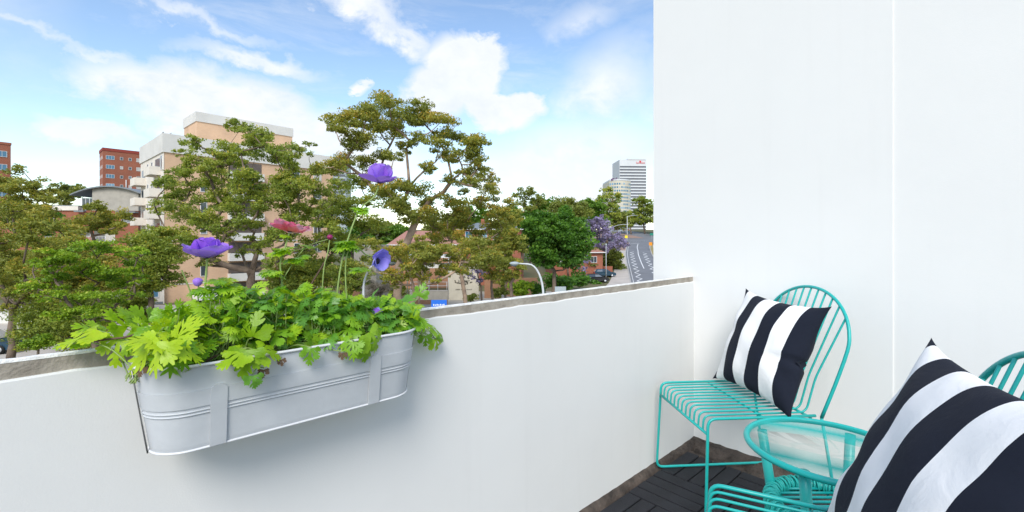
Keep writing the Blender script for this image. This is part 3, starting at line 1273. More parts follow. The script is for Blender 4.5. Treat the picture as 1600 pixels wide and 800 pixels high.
# leaves that stand out, placed one by one: plant, kind, (u, v, t), forward in the picture (right, up), size
R_ = (P + Q * .1).normalized()
special = [
    (0, 'by', (150, 518, .03), (-.9, -.25), .088, .5),
    (0, 'by', (196, 512, .03), (-.6, .95), .075, .9),
    (0, 'by', (187, 530, .05), (-.28, -.95), .082, 1.2),
    (0, 'by', (160, 520, .00), (-.75, .55), .075, .7),
    (0, 'by', (130, 533, .02), (-1.0, -.05), .064, .5),
    (0, 'by', (215, 525, .06), (-.5, -.5), .062, .8),
    (0, 'fy', (215, 500, .03), (-.55, .6), .070, .8),
    (0, 'by', (230, 505, .02), (-.35, .95), .068, .8),
    (0, 'fy', (250, 535, .205), (-.45, -.70), .105, 1.0),
    (0, 'fy', (258, 530, .19), (-.8, .15), .095, .8),
    (0, 'fy', (278, 528, .185), (.35, .60), .085, .8),
    (0, 'fm', (272, 545, .21), (.1, -.75), .085, 1.1),
    (0, 'fy', (284, 540, .205), (.8, -.45), .080, .9),
    (1, 'by', (395, 525, .17), (.1, .6), .072, 1.4),
    (1, 'by', (385, 548, .21), (-.25, -.75), .076, 1.4),
    (1, 'by', (378, 552, .205), (-.7, -.25), .068, 1.2),
    (1, 'by', (405, 548, .205), (.7, -.25), .066, 1.2),
    (1, 'by', (350, 470, .10), (.35, .45), .060, 1.2),
    (2, 'bm', (486, 545, .195), (-.25, -.8), .044, 1.3),
    (2, 'bm', (480, 535, .15), (.1, -.7), .062, 1.2),
    (4, 'fm', (552, 535, .20), (-.35, -.6), .060, 1.3),
    (4, 'bm', (568, 535, .20), (.2, -.8), .066, 1.3),
    (5, 'bm', (578, 520, .20), (.4, -.7), .074, 1.3),
    (5, 'fm', (545, 515, .15), (-.6, -.3), .080, 1.0),
    (5, 'fm', (560, 495, .12), (-.2, .5), .076, .9),
    (6, 'bd', (630, 480, .08), (.2, .3), .078, .9),
    (6, 'bd', (640, 500, .09), (.6, -.1), .070, .9),
    (6, 'bm', (655, 462, .05), (.2, .6), .060, 1.0),
    (6, 'bm', (672, 512, .06), (.75, -.2), .062, 1.1),
    (6, 'bm', (680, 530, .06), (.25, -.8), .064, 1.2),
    (6, 'bm', (685, 522, .05), (.8, -.5), .052, 1.0),
    (6, 'by', (660, 505, .07), (.5, -.5), .054, 1.1),
    (6, 'bm', (665, 525, .07), (-.1, -.8), .052, 1.1),
    (2, 'dr', (440, 562, .20), (.1, -.8), .018, 1.2),
    (1, 'dr', (412, 578, .205), (-.1, -.9), .024, 1.3),
    (5, 'dr', (632, 520, .14), (.2, -.8), .030, 1.2),
    (0, 'dr', (222, 575, .15), (-.2, -.9), .026, 1.2),
    (2, 'bd', (395, 588, .215), (.05, -.9), .036, 1.3),
    (2, 'dr', (536, 552, .20), (-.1, -.8), .020, 1.2),
]
for i, kind, (u, v, t), (fr, fu), size, lookup in special:
    size *= {0: .72, 1: .78, 6: .72, 4: .82}.get(i, .86)
    base = PL(u, v, t)
    fwd = P * fr + UP * fu + Q * .12
    nrm = UP * (1.2 - lookup * .6) + TOCAM * lookup
    add_leaf(i, kind, base, fwd, nrm, size)
    r0 = root(i)
    stalk(i, [r0, (Vector(r0) + base) / 2 + UP * .02, base - fwd.normalized() * .004], .0013, False, 4)
# trailing stems on the left and right
stalk(0, [plants[0].location, PL(230, 525, .08), PL(190, 528, .06), PL(140, 533, .03)], .0022, True)
stalk(6, [plants[6].location, PL(640, 515, .10), PL(662, 520, .07), PL(682, 530, .06)], .0017)
stalk(1, [PL(318, 568, .14), PL(330, 560, .14), PL(350, 552, .13), PL(372, 556, .12)], .0022, True)
stalk(1, [PL(322, 582, .12), PL(312, 550, .12), PL(300, 520, .10)], .0019, True)
stalk(2, [PL(330, 548, .10), PL(300, 530, .10), PL(280, 515, .09)], .0016, True)
stalk(3, [plants[3].location, PL(470, 480, .09), PL(480, 455, .09), PL(513, 400, .09)], .0021, True)   # dark stem behind the bud
stalk(2, [PL(452, 480, .08), PL(438, 440, .08), PL(430, 410, .08)], .0012, True)


def petal_mesh(name, mt, L=1.0, Wd=.42, cup=.25, ruffle=.03, seed=0, curl=.0):
    r = random.Random(seed)
    ph = r.uniform(0, 6)
    vs, fs = [], []
    nu, nv = 7, 6
    for i in range(nu + 1):
        t = i / nu
        w = Wd * (.22 + .98 * math.sin(math.pi * (t * .80 + .06)) ** .9) * (1 if t < .86 else math.sqrt(max(0, 1 - ((t - .86) / .155) ** 2)) * .9 + .1)
        for j in range(nv + 1):
            s = -1 + 2 * j / nv
            x = L * (t - .05 * s * s * t)
            y = w * s
            z = cup * (t * t * .55 + s * s * .30 * w / Wd) - curl * max(0, t - .6) ** 2 * 3 + ruffle * math.sin(5 * s + 6 * t + ph) * t
            z += .010 * math.cos(9 * s) * t
            vs.append((x, y, z))
    for i in range(nu):
        for j in range(nv):
            a = i * (nv + 1) + j
            fs.append((a, a + nv + 1, a + nv + 2, a + 1))
    return MB().add(vs, fs, True).mesh(name, mt)


def flower(i, pos, axis, petals, cmat, csize, label=None):
    """petals: list of (mesh, azimuth deg, open angle from axis deg, length m)"""
    ax = Vector(axis).normalized()
    ref = Vector((0, 0, 1)) if abs(ax.z) < .9 else P
    e1 = (ref - ax * ref.dot(ax)).normalized()
    e2 = ax.cross(e1)
    mb = MB()
    mb.lathe([(0.0, -.25), (.55, -.15), (1.0, .15), (.95, .45), (.6, .72), (0.0, .82)], 12)
    for k in range(26):
        a = k * 2.4
        q = .55 + .65 * ((k % 5) / 4)
        mb.tube([(q * .6 * math.cos(a), q * .6 * math.sin(a), .3), (q * 1.5 * math.cos(a), q * 1.5 * math.sin(a), .75 - .3 * q)], [.05, .12], 4)
    me = mb.mesh('flower', cmat)
    f = link_obj('flower', me, plants[i])
    if label:
        f['label'] = label
    l = Vector(pos) - plants[i].location
    s = csize
    f.matrix_basis = Matrix(((e1.x * s, e2.x * s, ax.x * s, l.x), (e1.y * s, e2.y * s, ax.y * s, l.y), (e1.z * s, e2.z * s, ax.z * s, l.z), (0, 0, 0, 1)))
    for me, az, op, ln in petals:
        o = link_obj('petal', me, f)
        a, th = R(az), R(op)
        rad = Vector((math.cos(a), math.sin(a), 0))
        tz = Vector((0, 0, 1))
        x = rad * math.sin(th) + tz * math.cos(th)
        z = tz * math.sin(th) - rad * math.cos(th)
        y = z.cross(x)
        k = ln / s
        b = rad * .25
        o.matrix_basis = Matrix(((x.x * k, y.x * k, z.x * k, b.x), (x.y * k, y.y * k, z.y * k, b.y), (x.z * k, y.z * k, z.z * k, b.z), (0, 0, 0, 1)))
    return f


PV = [petal_mesh('petal', M['violet'], 1, .52, .34, .03, k) for k in range(3)]
PB = [petal_mesh('petal', M['bluev'], 1, .50, .35, .05, 10 + k) for k in range(2)]
PP = [petal_mesh('petal', M['pink'], 1, .34, .20, .07, 20 + k) for k in range(3)]

# violet flower on the left
stalk(1, [plants[1].location + P * .02, PL(318, 500, .09), PL(320, 455, .09), PL(323, 415, .09), PL(323.5, 404, .09)], .0021)
flower(1, PL(323.5, 403, .09), UP + TOCAM * .10,
       [(PV[k % 3], 20 + 60 * k, 24 + (k % 2) * 12, .045) for k in range(6)] + [(PV[(k + 1) % 3], 50 + 60 * k, 66 + (k % 2) * 8, .051) for k in range(6)],
       M['stamen'], .008)
# pink and white flower
stalk(2, [plants[2].location, PL(440, 450, .09), PL(438, 412, .09), PL(446, 385, .09), PL(452, 364, .09)], .0020)
flower(2, PL(452.5, 362, .09), UP * 1 + P * .24 - Q * .10,
       [(PP[k % 3], 36 * k, 76 + (k % 3) * 5, .050 - .005 * (k % 2)) for k in range(10)] + [(PP[(k + 1) % 3], 20 + 60 * k, 48, .028) for k in range(6)],
       M['stamen'], .007)
# the tallest flower
stalk(3, [plants[3].location + P * .03, PL(531, 425, .09), PL(545, 370, .09), PL(562, 328, .09), PL(584, 308, .09), PL(592, 290, .09)], .0022)
flower(3, PL(592.5, 286, .09), UP + P * .08,
       [(PV[0], 250, 34, .054), (PV[1], 205, 32, .053), (PV[2], 310, 38, .055), (PV[0], 20, 34, .052), (PV[1], 140, 36, .052), (PV[2], 75, 36, .050),
        (PV[1], 168, 84, .056), (PV[2], 285, 82, .044), (PV[0], 340, 74, .048)], M['stamen'], .008)
# drooping flower
stalk(4, [plants[4].location, PL(540, 440, .09), PL(543, 395, .09), PL(556, 385, .09), PL(572, 398, .08), PL(586, 400, .075)], .0019)
flower(4, PL(588, 408, .075), TOCAM * .9 + P * .35 - UP * .75,
       [(PB[0], 0, 70, .042), (PB[1], 55, 62, .038), (PB[1], -55, 64, .038), (PB[0], 120, 45, .034), (PB[1], 180, 42, .036), (PB[0], 240, 46, .034)],
       M['stamen'], .0095)
# buds
stalk(4, [plants[3].location, PL(505, 430, .10), PL(512, 395, .10), PL(515, 375, .10)], .0016)
for i, (u, v, t), mt, sc, nm in ((4, (515.5, 371, .10), 'magenta', .0075, 'bud'), (5, (588, 489, .12), 'violet', .014, 'bud'), (1, (309, 441, .07), 'violet', .010, 'bud')):
    b = link_obj(nm, MB().lathe([(0, -.9), (.5, -.75), (.85, -.2), (1, .3), (.7, .75), (.25, .95), (0, .9)], 12).mesh('bud', M[mt]), plants[i])
    b.location = PL(u, v, t) - plants[i].location
    b.scale = (sc, sc, sc)
    b.rotation_euler = (rnd.uniform(-.5, .5), rnd.uniform(-.3, .5), 0)
for k in range(5):
    b = link_obj('petal', PB[k % 2], plants[5])
    orient(b, PL(586, 484, .125) - plants[5].location, P * math.sin(k * 1.3) * .5 - UP * .6 + TOCAM * .4 * math.cos(k * 1.3) + P * .5, TOCAM, .020)
stalk(5, [plants[5].location, PL(572, 482, .12), PL(580, 478, .12), PL(586, 483, .12)], .0015)
stalk(1, [plants[1].location, PL(312, 480, .07), PL(310, 446, .07)], .0014)
stalk(1, [PL(302, 480, .02), PL(297, 455, .02), PL(284, 422, .02)], .0016)
# ruffs of fine leaves part way up the flower stems
for i, (u, v), size, n in ((3, (564, 326), .034, 7), (3, (541, 382), .050, 8), (4, (541, 378), .040, 4), (2, (440, 392), .040, 6), (2, (448, 368), .022, 3),
                           (2, (462, 405), .040, 6), (1, (316, 452), .036, 6), (1, (345, 440), .040, 4), (3, (560, 420), .040, 3), (2, (425, 425), .044, 5),
                           (2, (480, 385), .030, 3), (1, (355, 448), .044, 4)):
    for k in range(n):
        a = 2 * math.pi * k / n + rnd.uniform(-.4, .4)
        fwd = P * math.cos(a) + Q * .6 * math.sin(a) + UP * rnd.uniform(-.35, .45)
        add_leaf(i, 'fm' if k % 3 else 'fy', PL(u, v, .09), fwd, UP + TOCAM * .5, size * rnd.uniform(.8, 1.1))
stalk(2, [PL(440, 440, .09), PL(452, 420, .09), PL(462, 405, .09), PL(482, 384, .09), PL(520, 372, .09)], .0011)
for i, p in enumerate(plants):
    tag(stalks[i].build('leaf_stalks', M['stem'], p), kind='stuff')
# ------------------------------------------------------------------ ground, roads
STN = [-300, -60, 0] + list(range(20, 264, 4)) + [300, 420, 700, 3000]


def gz_raw(y):
    if y < 84:
        return -7.3
    if y < 236:
        t = y - 84
        return -7.3 + .0865 * max(0, t - 3) if t > 6 else -7.3 + .0432 * t
    if y < 420:
        return gz_raw(235.9) + 2.0 * (y - 236) / 184
    return gz_raw(419.9)


def gz(y):
    """height of the ground: linear between the stations of the ground sheet"""
    for a, b in zip(STN, STN[1:]):
        if y <= b:
            f = (y - a) / (b - a)
            return gz_raw(a) * (1 - f) + gz_raw(b) * f
    return gz_raw(y)


def ground():
    xs = [-3000, -400, -120, -40, 0, 40, 120, 400, 3000]
    vs = [(x, y, gz_raw(y)) for y in STN for x in xs]
    n = len(xs)
    fs = [(j * n + i, j * n + i + 1, (j + 1) * n + i + 1, (j + 1) * n + i) for j in range(len(STN) - 1) for i in range(n - 1)]
    tag(MB().add(vs, fs).build('ground', M['grass']), kind='structure')


def lerp_x(tab, y):
    for (ya, xa), (yb, xb) in zip(tab, tab[1:]):
        if y <= yb:
            return xa + (xb - xa) * (y - ya) / (yb - ya)
    return tab[-1][1]


EDGE = [(-60, -30), (0, -6), (30, 7), (60, 16.2), (88, 23.1), (104, 26.7), (114, 28.9), (131, 32.9), (150, 38.0), (165, 42.9), (180, 48.5), (200, 54.0)]


def edge(y):
    return lerp_x(EDGE, y)


def sheet(name, left, right, ys, dz, m, kind='structure', parent=None):
    """strip lying on the ground between x = left(y) and x = right(y)"""
    ys = sorted(set([y for y in STN if ys[0] < y < ys[1]] + [ys[0], ys[1]]))
    vs = []
    for y in ys:
        vs += [(left(y), y, gz(y) + dz), (right(y), y, gz(y) + dz)]
    fs = [(2 * i, 2 * i + 1, 2 * i + 3, 2 * i + 2) for i in range(len(ys) - 1)]
    o = MB().add(vs, fs).build(name, m, parent)
    if kind:
        tag(o, kind=kind)
    return o


def streets():
    RW = 7.4
    rd = sheet('road', lambda y: edge(y), lambda y: edge(y) + RW, (-60, 166), .02, M['road'])
    sheet('cross_road', lambda y: 22, lambda y: 110, (166, 184), .021, M['road'])
    sheet('hill_road', lambda y: lerp_x([(184, 50), (206, 53), (236, 47), (262, 34)], y), lambda y: lerp_x([(184, 62), (206, 63), (236, 57), (262, 46)], y),
          (184, 262), .02, M['road'])
    sheet('footpath', lambda y: edge(y) - 3.3 - max(0, 100 - y) * .06, lambda y: edge(y) - .25, (20, 140), .10, M['pave'])
    sheet('red_footpath', lambda y: edge(y) - 7.5, lambda y: edge(y) - .25, (140, 165), .10, M['redpath'])
    sheet('red_footpath', lambda y: 24, lambda y: 54 - (y - 184) * .1, (184.3, 206), .08, M['redpath'])
    for nm, a, b, ys in (('kerb', -.25, 0, (20, 165)), ('kerb', RW, RW + .25, (20, 160))):
        mb = MB()
        yy = sorted(set([y for y in STN if ys[0] < y < ys[1]] + list(ys)))
        vs = []
        for y in yy:
            vs += [(edge(y) + a, y, gz(y) - .02), (edge(y) + a, y, gz(y) + .14), (edge(y) + b, y, gz(y) + .14), (edge(y) + b, y, gz(y) - .02)]
        fs = [(4 * i + k, 4 * i + k + 1, 4 * i + k + 5, 4 * i + k + 4) for i in range(len(yy) - 1) for k in range(3)]
        tag(mb.add(vs, fs).build(nm, M['kerb']), kind='structure')
    sheet('dry_verge', lambda y: edge(y) + RW + .25, lambda y: edge(y) + RW + 16, (60, 158), .06, M['dry'])
    sheet('footpath', lambda y: edge(y) + RW + 1.2, lambda y: edge(y) + RW + 2.8, (60, 158), .08, M['pave'])
    # painted lines
    def ribbon(pts, w, name):
        vs, fs = [], []
        m = len(pts)
        for i, (x, y) in enumerate(pts):
            a, b = pts[max(0, i - 1)], pts[min(m - 1, i + 1)]
            d = Vector((b[0] - a[0], b[1] - a[1], 0)).normalized()
            nrm = Vector((-d.y, d.x, 0)) * w / 2
            vs += [(x + nrm.x, y + nrm.y, gz(y + nrm.y) + .04), (x - nrm.x, y - nrm.y, gz(y - nrm.y) + .04)]
        for i in range(m - 1):
            fs.append((2 * i, 2 * i + 1, 2 * i + 3, 2 * i + 2))
        MB().add(vs, fs).build(name, M['line'], rd)

    def dens(pts, step=1.0):
        o = []
        for (xa, ya), (xb, yb) in zip(pts, pts[1:]):
            k = max(1, int(math.hypot(xb - xa, yb - ya) / step))
            o += [(xa + (xb - xa) * i / k, ya + (yb - ya) * i / k) for i in range(k)]
        return o + [pts[-1]]
    for off, y0, y1 in ((1.75, 80, 138), (5.5, 80, 136)):
        pts, y, s = [], y0, 1
        while y < y1:
            pts.append((edge(y) + off + .55 * s, y))
            s = -s
            y += 2.6
        ribbon(pts, .26, 'zigzag_line')
    ribbon(dens([(edge(y) + 3.6 - (0 if y < 140 else (y - 140) * .02), y) for y in range(104, 161, 4)]), .22, 'centre_line')
    ribbon(dens([(edge(y) + .45, y) for y in range(60, 163, 4)]), .10, 'edge_line')
    ribbon([(edge(163) + .5, 163), (edge(163) + 3.5, 163)], .5, 'stop_line')
    ribbon([(28 + i * 2, 172 + .02 * i) for i in range(30)], .18, 'lane_line')


ground()
streets()
car_park = tag(MB().add([(-75, 28, -7.27), (-14, 28, -7.27), (-14, 57.5, -7.27), (-75, 57.5, -7.27)], [(0, 1, 2, 3)]).build('car_park', M['pave']), kind='structure')
tag(MB().add([(-14, 36, -7.275), (21, 36, -7.275), (21, 72, -7.275), (-14, 72, -7.275)], [(0, 1, 2, 3)]).build('yard_paving', M['concrete']), kind='structure')


# ------------------------------------------------------------------ buildings
_win = {}


def window(parent, at, rot, w, h, pane='pane', bars=1, name='window'):
    """frame with its pane as a sub-part; at = centre on the wall, rot = turn about Z of the outward -Y face"""
    key = (round(w, 2), round(h, 2), pane, bars)
    if key not in _win:
        mb = MB()
        f = .07
        mb.box(-w / 2, w / 2, -.07, .02, h / 2 - f, h / 2).box(-w / 2, w / 2, -.09, .02, -h / 2, -h / 2 + f)
        mb.box(-w / 2, -w / 2 + f, -.069, .02, -h / 2 + f, h / 2 - f).box(w / 2 - f, w / 2, -.069, .02, -h / 2 + f, h / 2 - f)
        for k in range(bars):
            x = -w / 2 + w * (k + 1) / (bars + 1)
            mb.box(x - .03, x + .03, -.06, .02, -h / 2 + f, h / 2 - f)
        pm = MB().box(-w / 2 + .05, w / 2 - .05, -.030, .015, -h / 2 + .05, h / 2 - .05).mesh('pane', M[pane])
        _win[key] = (mb.mesh('window', M['frame']), pm)
    a, b = _win[key]
    o = link_obj(name, a, parent, at, (0, 0, rot))
    link_obj('pane', b, o)
    return o


def balcony_box(parent, at, rot, w, d, h=1.0, m='cream'):
    mb = MB()
    mb.box(-w / 2, w / 2, -d, .05, -.15, 0)
    mb.box(-w / 2, w / 2, -d - .10, -d, -.16, h).box(-w / 2, -w / 2 + .10, -d + .002, .05, .001, h - .002).box(w / 2 - .10, w / 2, -d + .002, .05, .001, h - .002)
    o = mb.build('balcony', M[m], parent, at, rot)
    MB().box(-w / 2 + .45, w / 2 - .45, -.02, .04, .05, 2.2).build('balcony_door', M['pane'], o)
    return o


def beige_building():
    rz = math.atan2(.75, .66)
    b = empty('apartment_block', (-45.3, 59, 0), rz, 'large peach brick apartment block with white fascia behind the spreading gum tree', 'building')
    G, T = -8.0, 14.85
    MB().box(0, 23, .02, 14.3, G, 12.4).build('wall', M['beige'], b)
    MB().box(-.04, .0, -.02, 14.3, G, 12.4).build('side_wall', M['cream'], b)
    MB().box(-.18, 23.15, -.16, 14.4, 12.4, T).build('fascia', M['whitec'], b)
    MB().box(4.8, 18.4, 5.0, 11.6, T, 18.2).build('roof_block', M['beige'], b)
    MB().box(4.68, 18.52, 4.88, 11.72, 18.2, 19.6).build('roof_block_fascia', M['whitec'], b)
    MB().box(10.8, 13.6, 7, 9, 19.6, 19.95).tube([(1.5, 6, T), (1.5, 6, T + .9)], .05, 6).tube([(1.5, 3.5, T + .8), (1.5, 8.4, T + .9)], .04, 6).build('roof_plant', M['metalroof'], b)
    MB().tube([(-.10, .5, T + .02), (-.10, -.1, T + .1)], .06, 6).build('roof_lamp', M['metalroof'], b)
    for k in (4, 6):
        z = 12.4 - 2.9 * k
        MB().box(.0, 23.02, -.03, .02, z, z + .14).build('floor_band', M['whitec'], b)
    for k in range(7):
        z = 12.4 - 2.9 * (k + 1) + .2
        # side elevation
        balcony_box(b, (-.04, 3.4, z), -math.pi / 2, 3.6, 1.1, .95)
        balcony_box(b, (-.04, 12.3, z - .7), -math.pi / 2, 3.2, 1.2, .95)
        window(b, (-.04, 1.1, z + 1.45), -math.pi / 2, .9, 1.9, bars=0)
        window(b, (-.04, 6.6, z + 1.35), -math.pi / 2, .9, 1.5, bars=0)
        window(b, (-.04, 9.2, z + 1.35), -math.pi / 2, .9, 1.5, bars=0)
        # long elevation
        MB().box(7.4, 11.8, -.012, .03, z + 1.0, z + 2.5).build('loggia_shade_panel', M['loggia'], b)  # flat dark panel: recess shade put in as colour, no opening cut
        balcony_box(b, (9.6, .02, z), 0, 4.6, .8, .95, 'whitec')
        window(b, (4.4, .02, z + 1.5), 0, .8, 1.5, bars=0)
        window(b, (17.0, .02, z + 1.5), 0, .9, 1.6, bars=0)
        window(b, (20.3, .02, z + 1.5), 0, 1.3, 1.4, bars=1)
    # low wing on the left with blue windows
    MB().box(-4.0, -.06, -.4, 9.5, G, -4.4).build('bay', M['cream'], b)
    for y, w in ((.9, 1.4), (3.0, 1.6), (5.4, 1.6)):
        window(b, (-4.0, y, -5.6), -math.pi / 2, w, 1.5, 'paneblue', 1)
    window(b, (-1.3, -.4, -5.6), 0, 1.3, 1.6, 'paneblue', 0)
    window(b, (-2.9, -.4, -5.6), 0, .9, 1.6, 'pane', 0)
    MB().box(-3.9, -.2, -.42, -.38, -7.9, -7.0).build('service_door', M['metalroof'], b)
    # barrel shaped white canopy by the entrance
    mb = MB()
    vs = []
    for k in range(13):
        a = math.pi * k / 12
        for y in (-3.0, -.02):
            vs.append((4.3 + 1.25 * math.cos(a), y, -7.0 + 1.5 * math.sin(a)))
    mb.add(vs, [(2 * k, 2 * k + 1, 2 * k + 3, 2 * k + 2) for k in range(12)], True)
    mb.add([vs[2 * k] for k in range(13)], [tuple(range(13))])
    for x in (3.05, 5.55):
        mb.tube([(x, -2.9, -8), (x, -2.9, -7)], .06, 6)
    mb.build('canopy', M['white'], b)


def red_tower():
    rz = math.atan2(.74, .67)
    b = empty('brick_tower', (-126.4, 140, 0), rz, 'tall red brick flats with rows of small windows beyond the curved roof', 'building')
    T = 29.2
    MB().box(0, 9.6, 0, 8.2, gz(140), T - .9).build('wall', M['redbrick'], b)
    MB().box(-.12, 9.72, -.12, 8.32, T - .9, T).build('parapet', mat('dark_red_cap', (.28, .045, .03), .8, .1, 1), b)
    for k in range(9):
        z = T - 2.9 - 2.9 * k
        for x, w, h, bars in ((1.7, 2.0, 1.2, 2), (4.4, .75, .95, 0), (6.5, .75, .95, 0), (8.7, 1.3, 1.2, 1)):
            window(b, (x, 0, z), 0, w, h, 'paneblue' if x == 1.7 else 'pane', bars)
        for y in (1.6, 3.9, 6.6):
            window(b, (0, y, z), -math.pi / 2, .8, 1.0, 'pane', 0)
    MB().tube([(5.5, -.08, T - 14), (5.5, -.08, T - 9.5)], .12, 6).build('downpipe', M['frame'], b)
    c = empty('brick_flats', (-110.6, 100, 0), .92, 'red brick flats cut off by the left edge of the picture', 'building')
    T = 22.2
    MB().box(-18, 0, 0, 14, gz(100), T - .5).build('wall', M['redbrick'], c)
    MB().box(-18.1, .1, -.1, 14.1, T - .5, T).build('parapet', M['redbrick'], c)
    for k in range(7):
        window(c, (-1.3, 0, T - 2.6 - 2.9 * k), 0, 1.5, 1.3, 'paneblue', 1)
        window(c, (-5.2, 0, T - 2.6 - 2.9 * k), 0, 1.5, 1.3, 'pane', 1)


def arch_building():
    b = empty('arched_roof_building', (-66, 80, 0), .12, 'brick building with a cream upper storey under a shallow curved grey roof', 'building')
    MB().box(-27, 0, .02, 14, gz(80) - .3, 6.0).build('wall', M['redbrick'], b)
    MB().box(-27.2, -9.4, -.25, 14.2, 6.0, 6.75).build('fascia', M['cream'], b)
    MB().box(-27.1, -9.5, .0, 14.0, 6.76, 6.9).build('flat_roof', M['metalroof'], b)
    MB().box(-7.3, .1, -.08, 12, 6.0, 8.9).build('upper_wall', M['concrete'], b)
    MB().box(-9.3, -7.31, .4, 12, 6.05, 8.2).build('clerestory', M['pane'], b)
    for k in range(4):
        MB().box(-9.25 + .6 * k, -9.17 + .6 * k, .33, .41, 6.06, 8.2).build('mullion', M['frame'], b)
    vs, n = [], 16
    for k in range(n + 1):
        x = -10.4 + 11.2 * k / n
        z = 8.35 + 1.75 * (1 - ((x + 4.4) / 6.4) ** 2)
        for y in (-.7, 12.5):
            vs += [(x, y, z), (x, y, z + .22)]
    fs = []
    for k in range(n):
        a = 4 * k
        fs += [(a, a + 4, a + 6, a + 2), (a + 1, a + 3, a + 7, a + 5), (a, a + 1, a + 5, a + 4), (a + 2, a + 6, a + 7, a + 3)]
    MB().add(vs, fs, False).build('curved_roof', M['metalroof'], b)
    vs = [(-7.3, -.06, 8.9)] + [(x, -.06, 8.33 + 1.75 * (1 - ((x + 4.4) / 6.4) ** 2)) for x in [-7.3 + 7.4 * k / 10 for k in range(11)]] + [(.1, -.06, 8.9)]
    MB().add(vs, [tuple(range(len(vs)))]).build('gable', M['concrete'], b)
    for x, z, w, h in ((-1.9, 4.6, 1.6, 1.5), (-8.6, 2.3, 2.0, 1.6), (-14, 4.2, 1.4, 1.5), (-19, 4.2, 1.4, 1.5), (-14, 1.0, 1.4, 1.5), (-4.5, 1.2, 1.6, 1.5)):
        window(b, (x, .02, z), 0, w, h, 'pane', 1)
    o = balcony_box(b, (-6.0, .02, .4), 0, 3.0, 1.0, .3, 'cream')
    mb = MB()
    for k in range(14):
        mb.tube([(-1.45 + 2.9 * k / 13, -1.0, .3), (-1.45 + 2.9 * k / 13, -1.0, 1.1)], .025, 5)
    mb.tube([(-1.48, -1.0, 1.1), (1.48, -1.0, 1.1)], .03, 5)
    mb.build('railing', M['frame'], o)
    MB().box(-9.6, -8.1, -.9, -.3, 5.7, 6.0).build('awning', M['metalroof'], b)
    MB().box(-3.0, .1, -1.0, -.1, 5.6, 5.85).build('awning', M['metalroof'], b)


def gable_house(name, label, loc, rz, w, d, h, rise, wall, roof, wins, ground_z):
    b = empty(name, loc, rz, label, 'house')
    MB().box(0, w, .02, d, ground_z - loc[2], h).build('wall', M[wall], b)
    o = .5
    vs = [(-o, -o, h - .1), (w + o, -o, h - .1), (w + o, d + o, h - .1), (-o, d + o, h - .1), (w * .22, d / 2, h + rise), (w * .78, d / 2, h + rise)]
    fs = [(0, 1, 5, 4), (1, 2, 5), (2, 3, 4, 5), (3, 0, 4), (3, 2, 1, 0)]
    r = MB().add(vs, fs).build('roof', M[roof], b)
    MB().box(w * .3, w * .3 + .6, d * .4, d * .4 + .6, h + .2, h + rise + .7).build('chimney', M[wall], r)
    MB().box(-o, w + o, -o - .1, -o - .003, h - .22, h - .06).build('gutter', M['frame'], b)
    for x, z, ww, hh, pn in wins:
        window(b, (x, .02, z), 0, ww, hh, pn, 1)
    return b


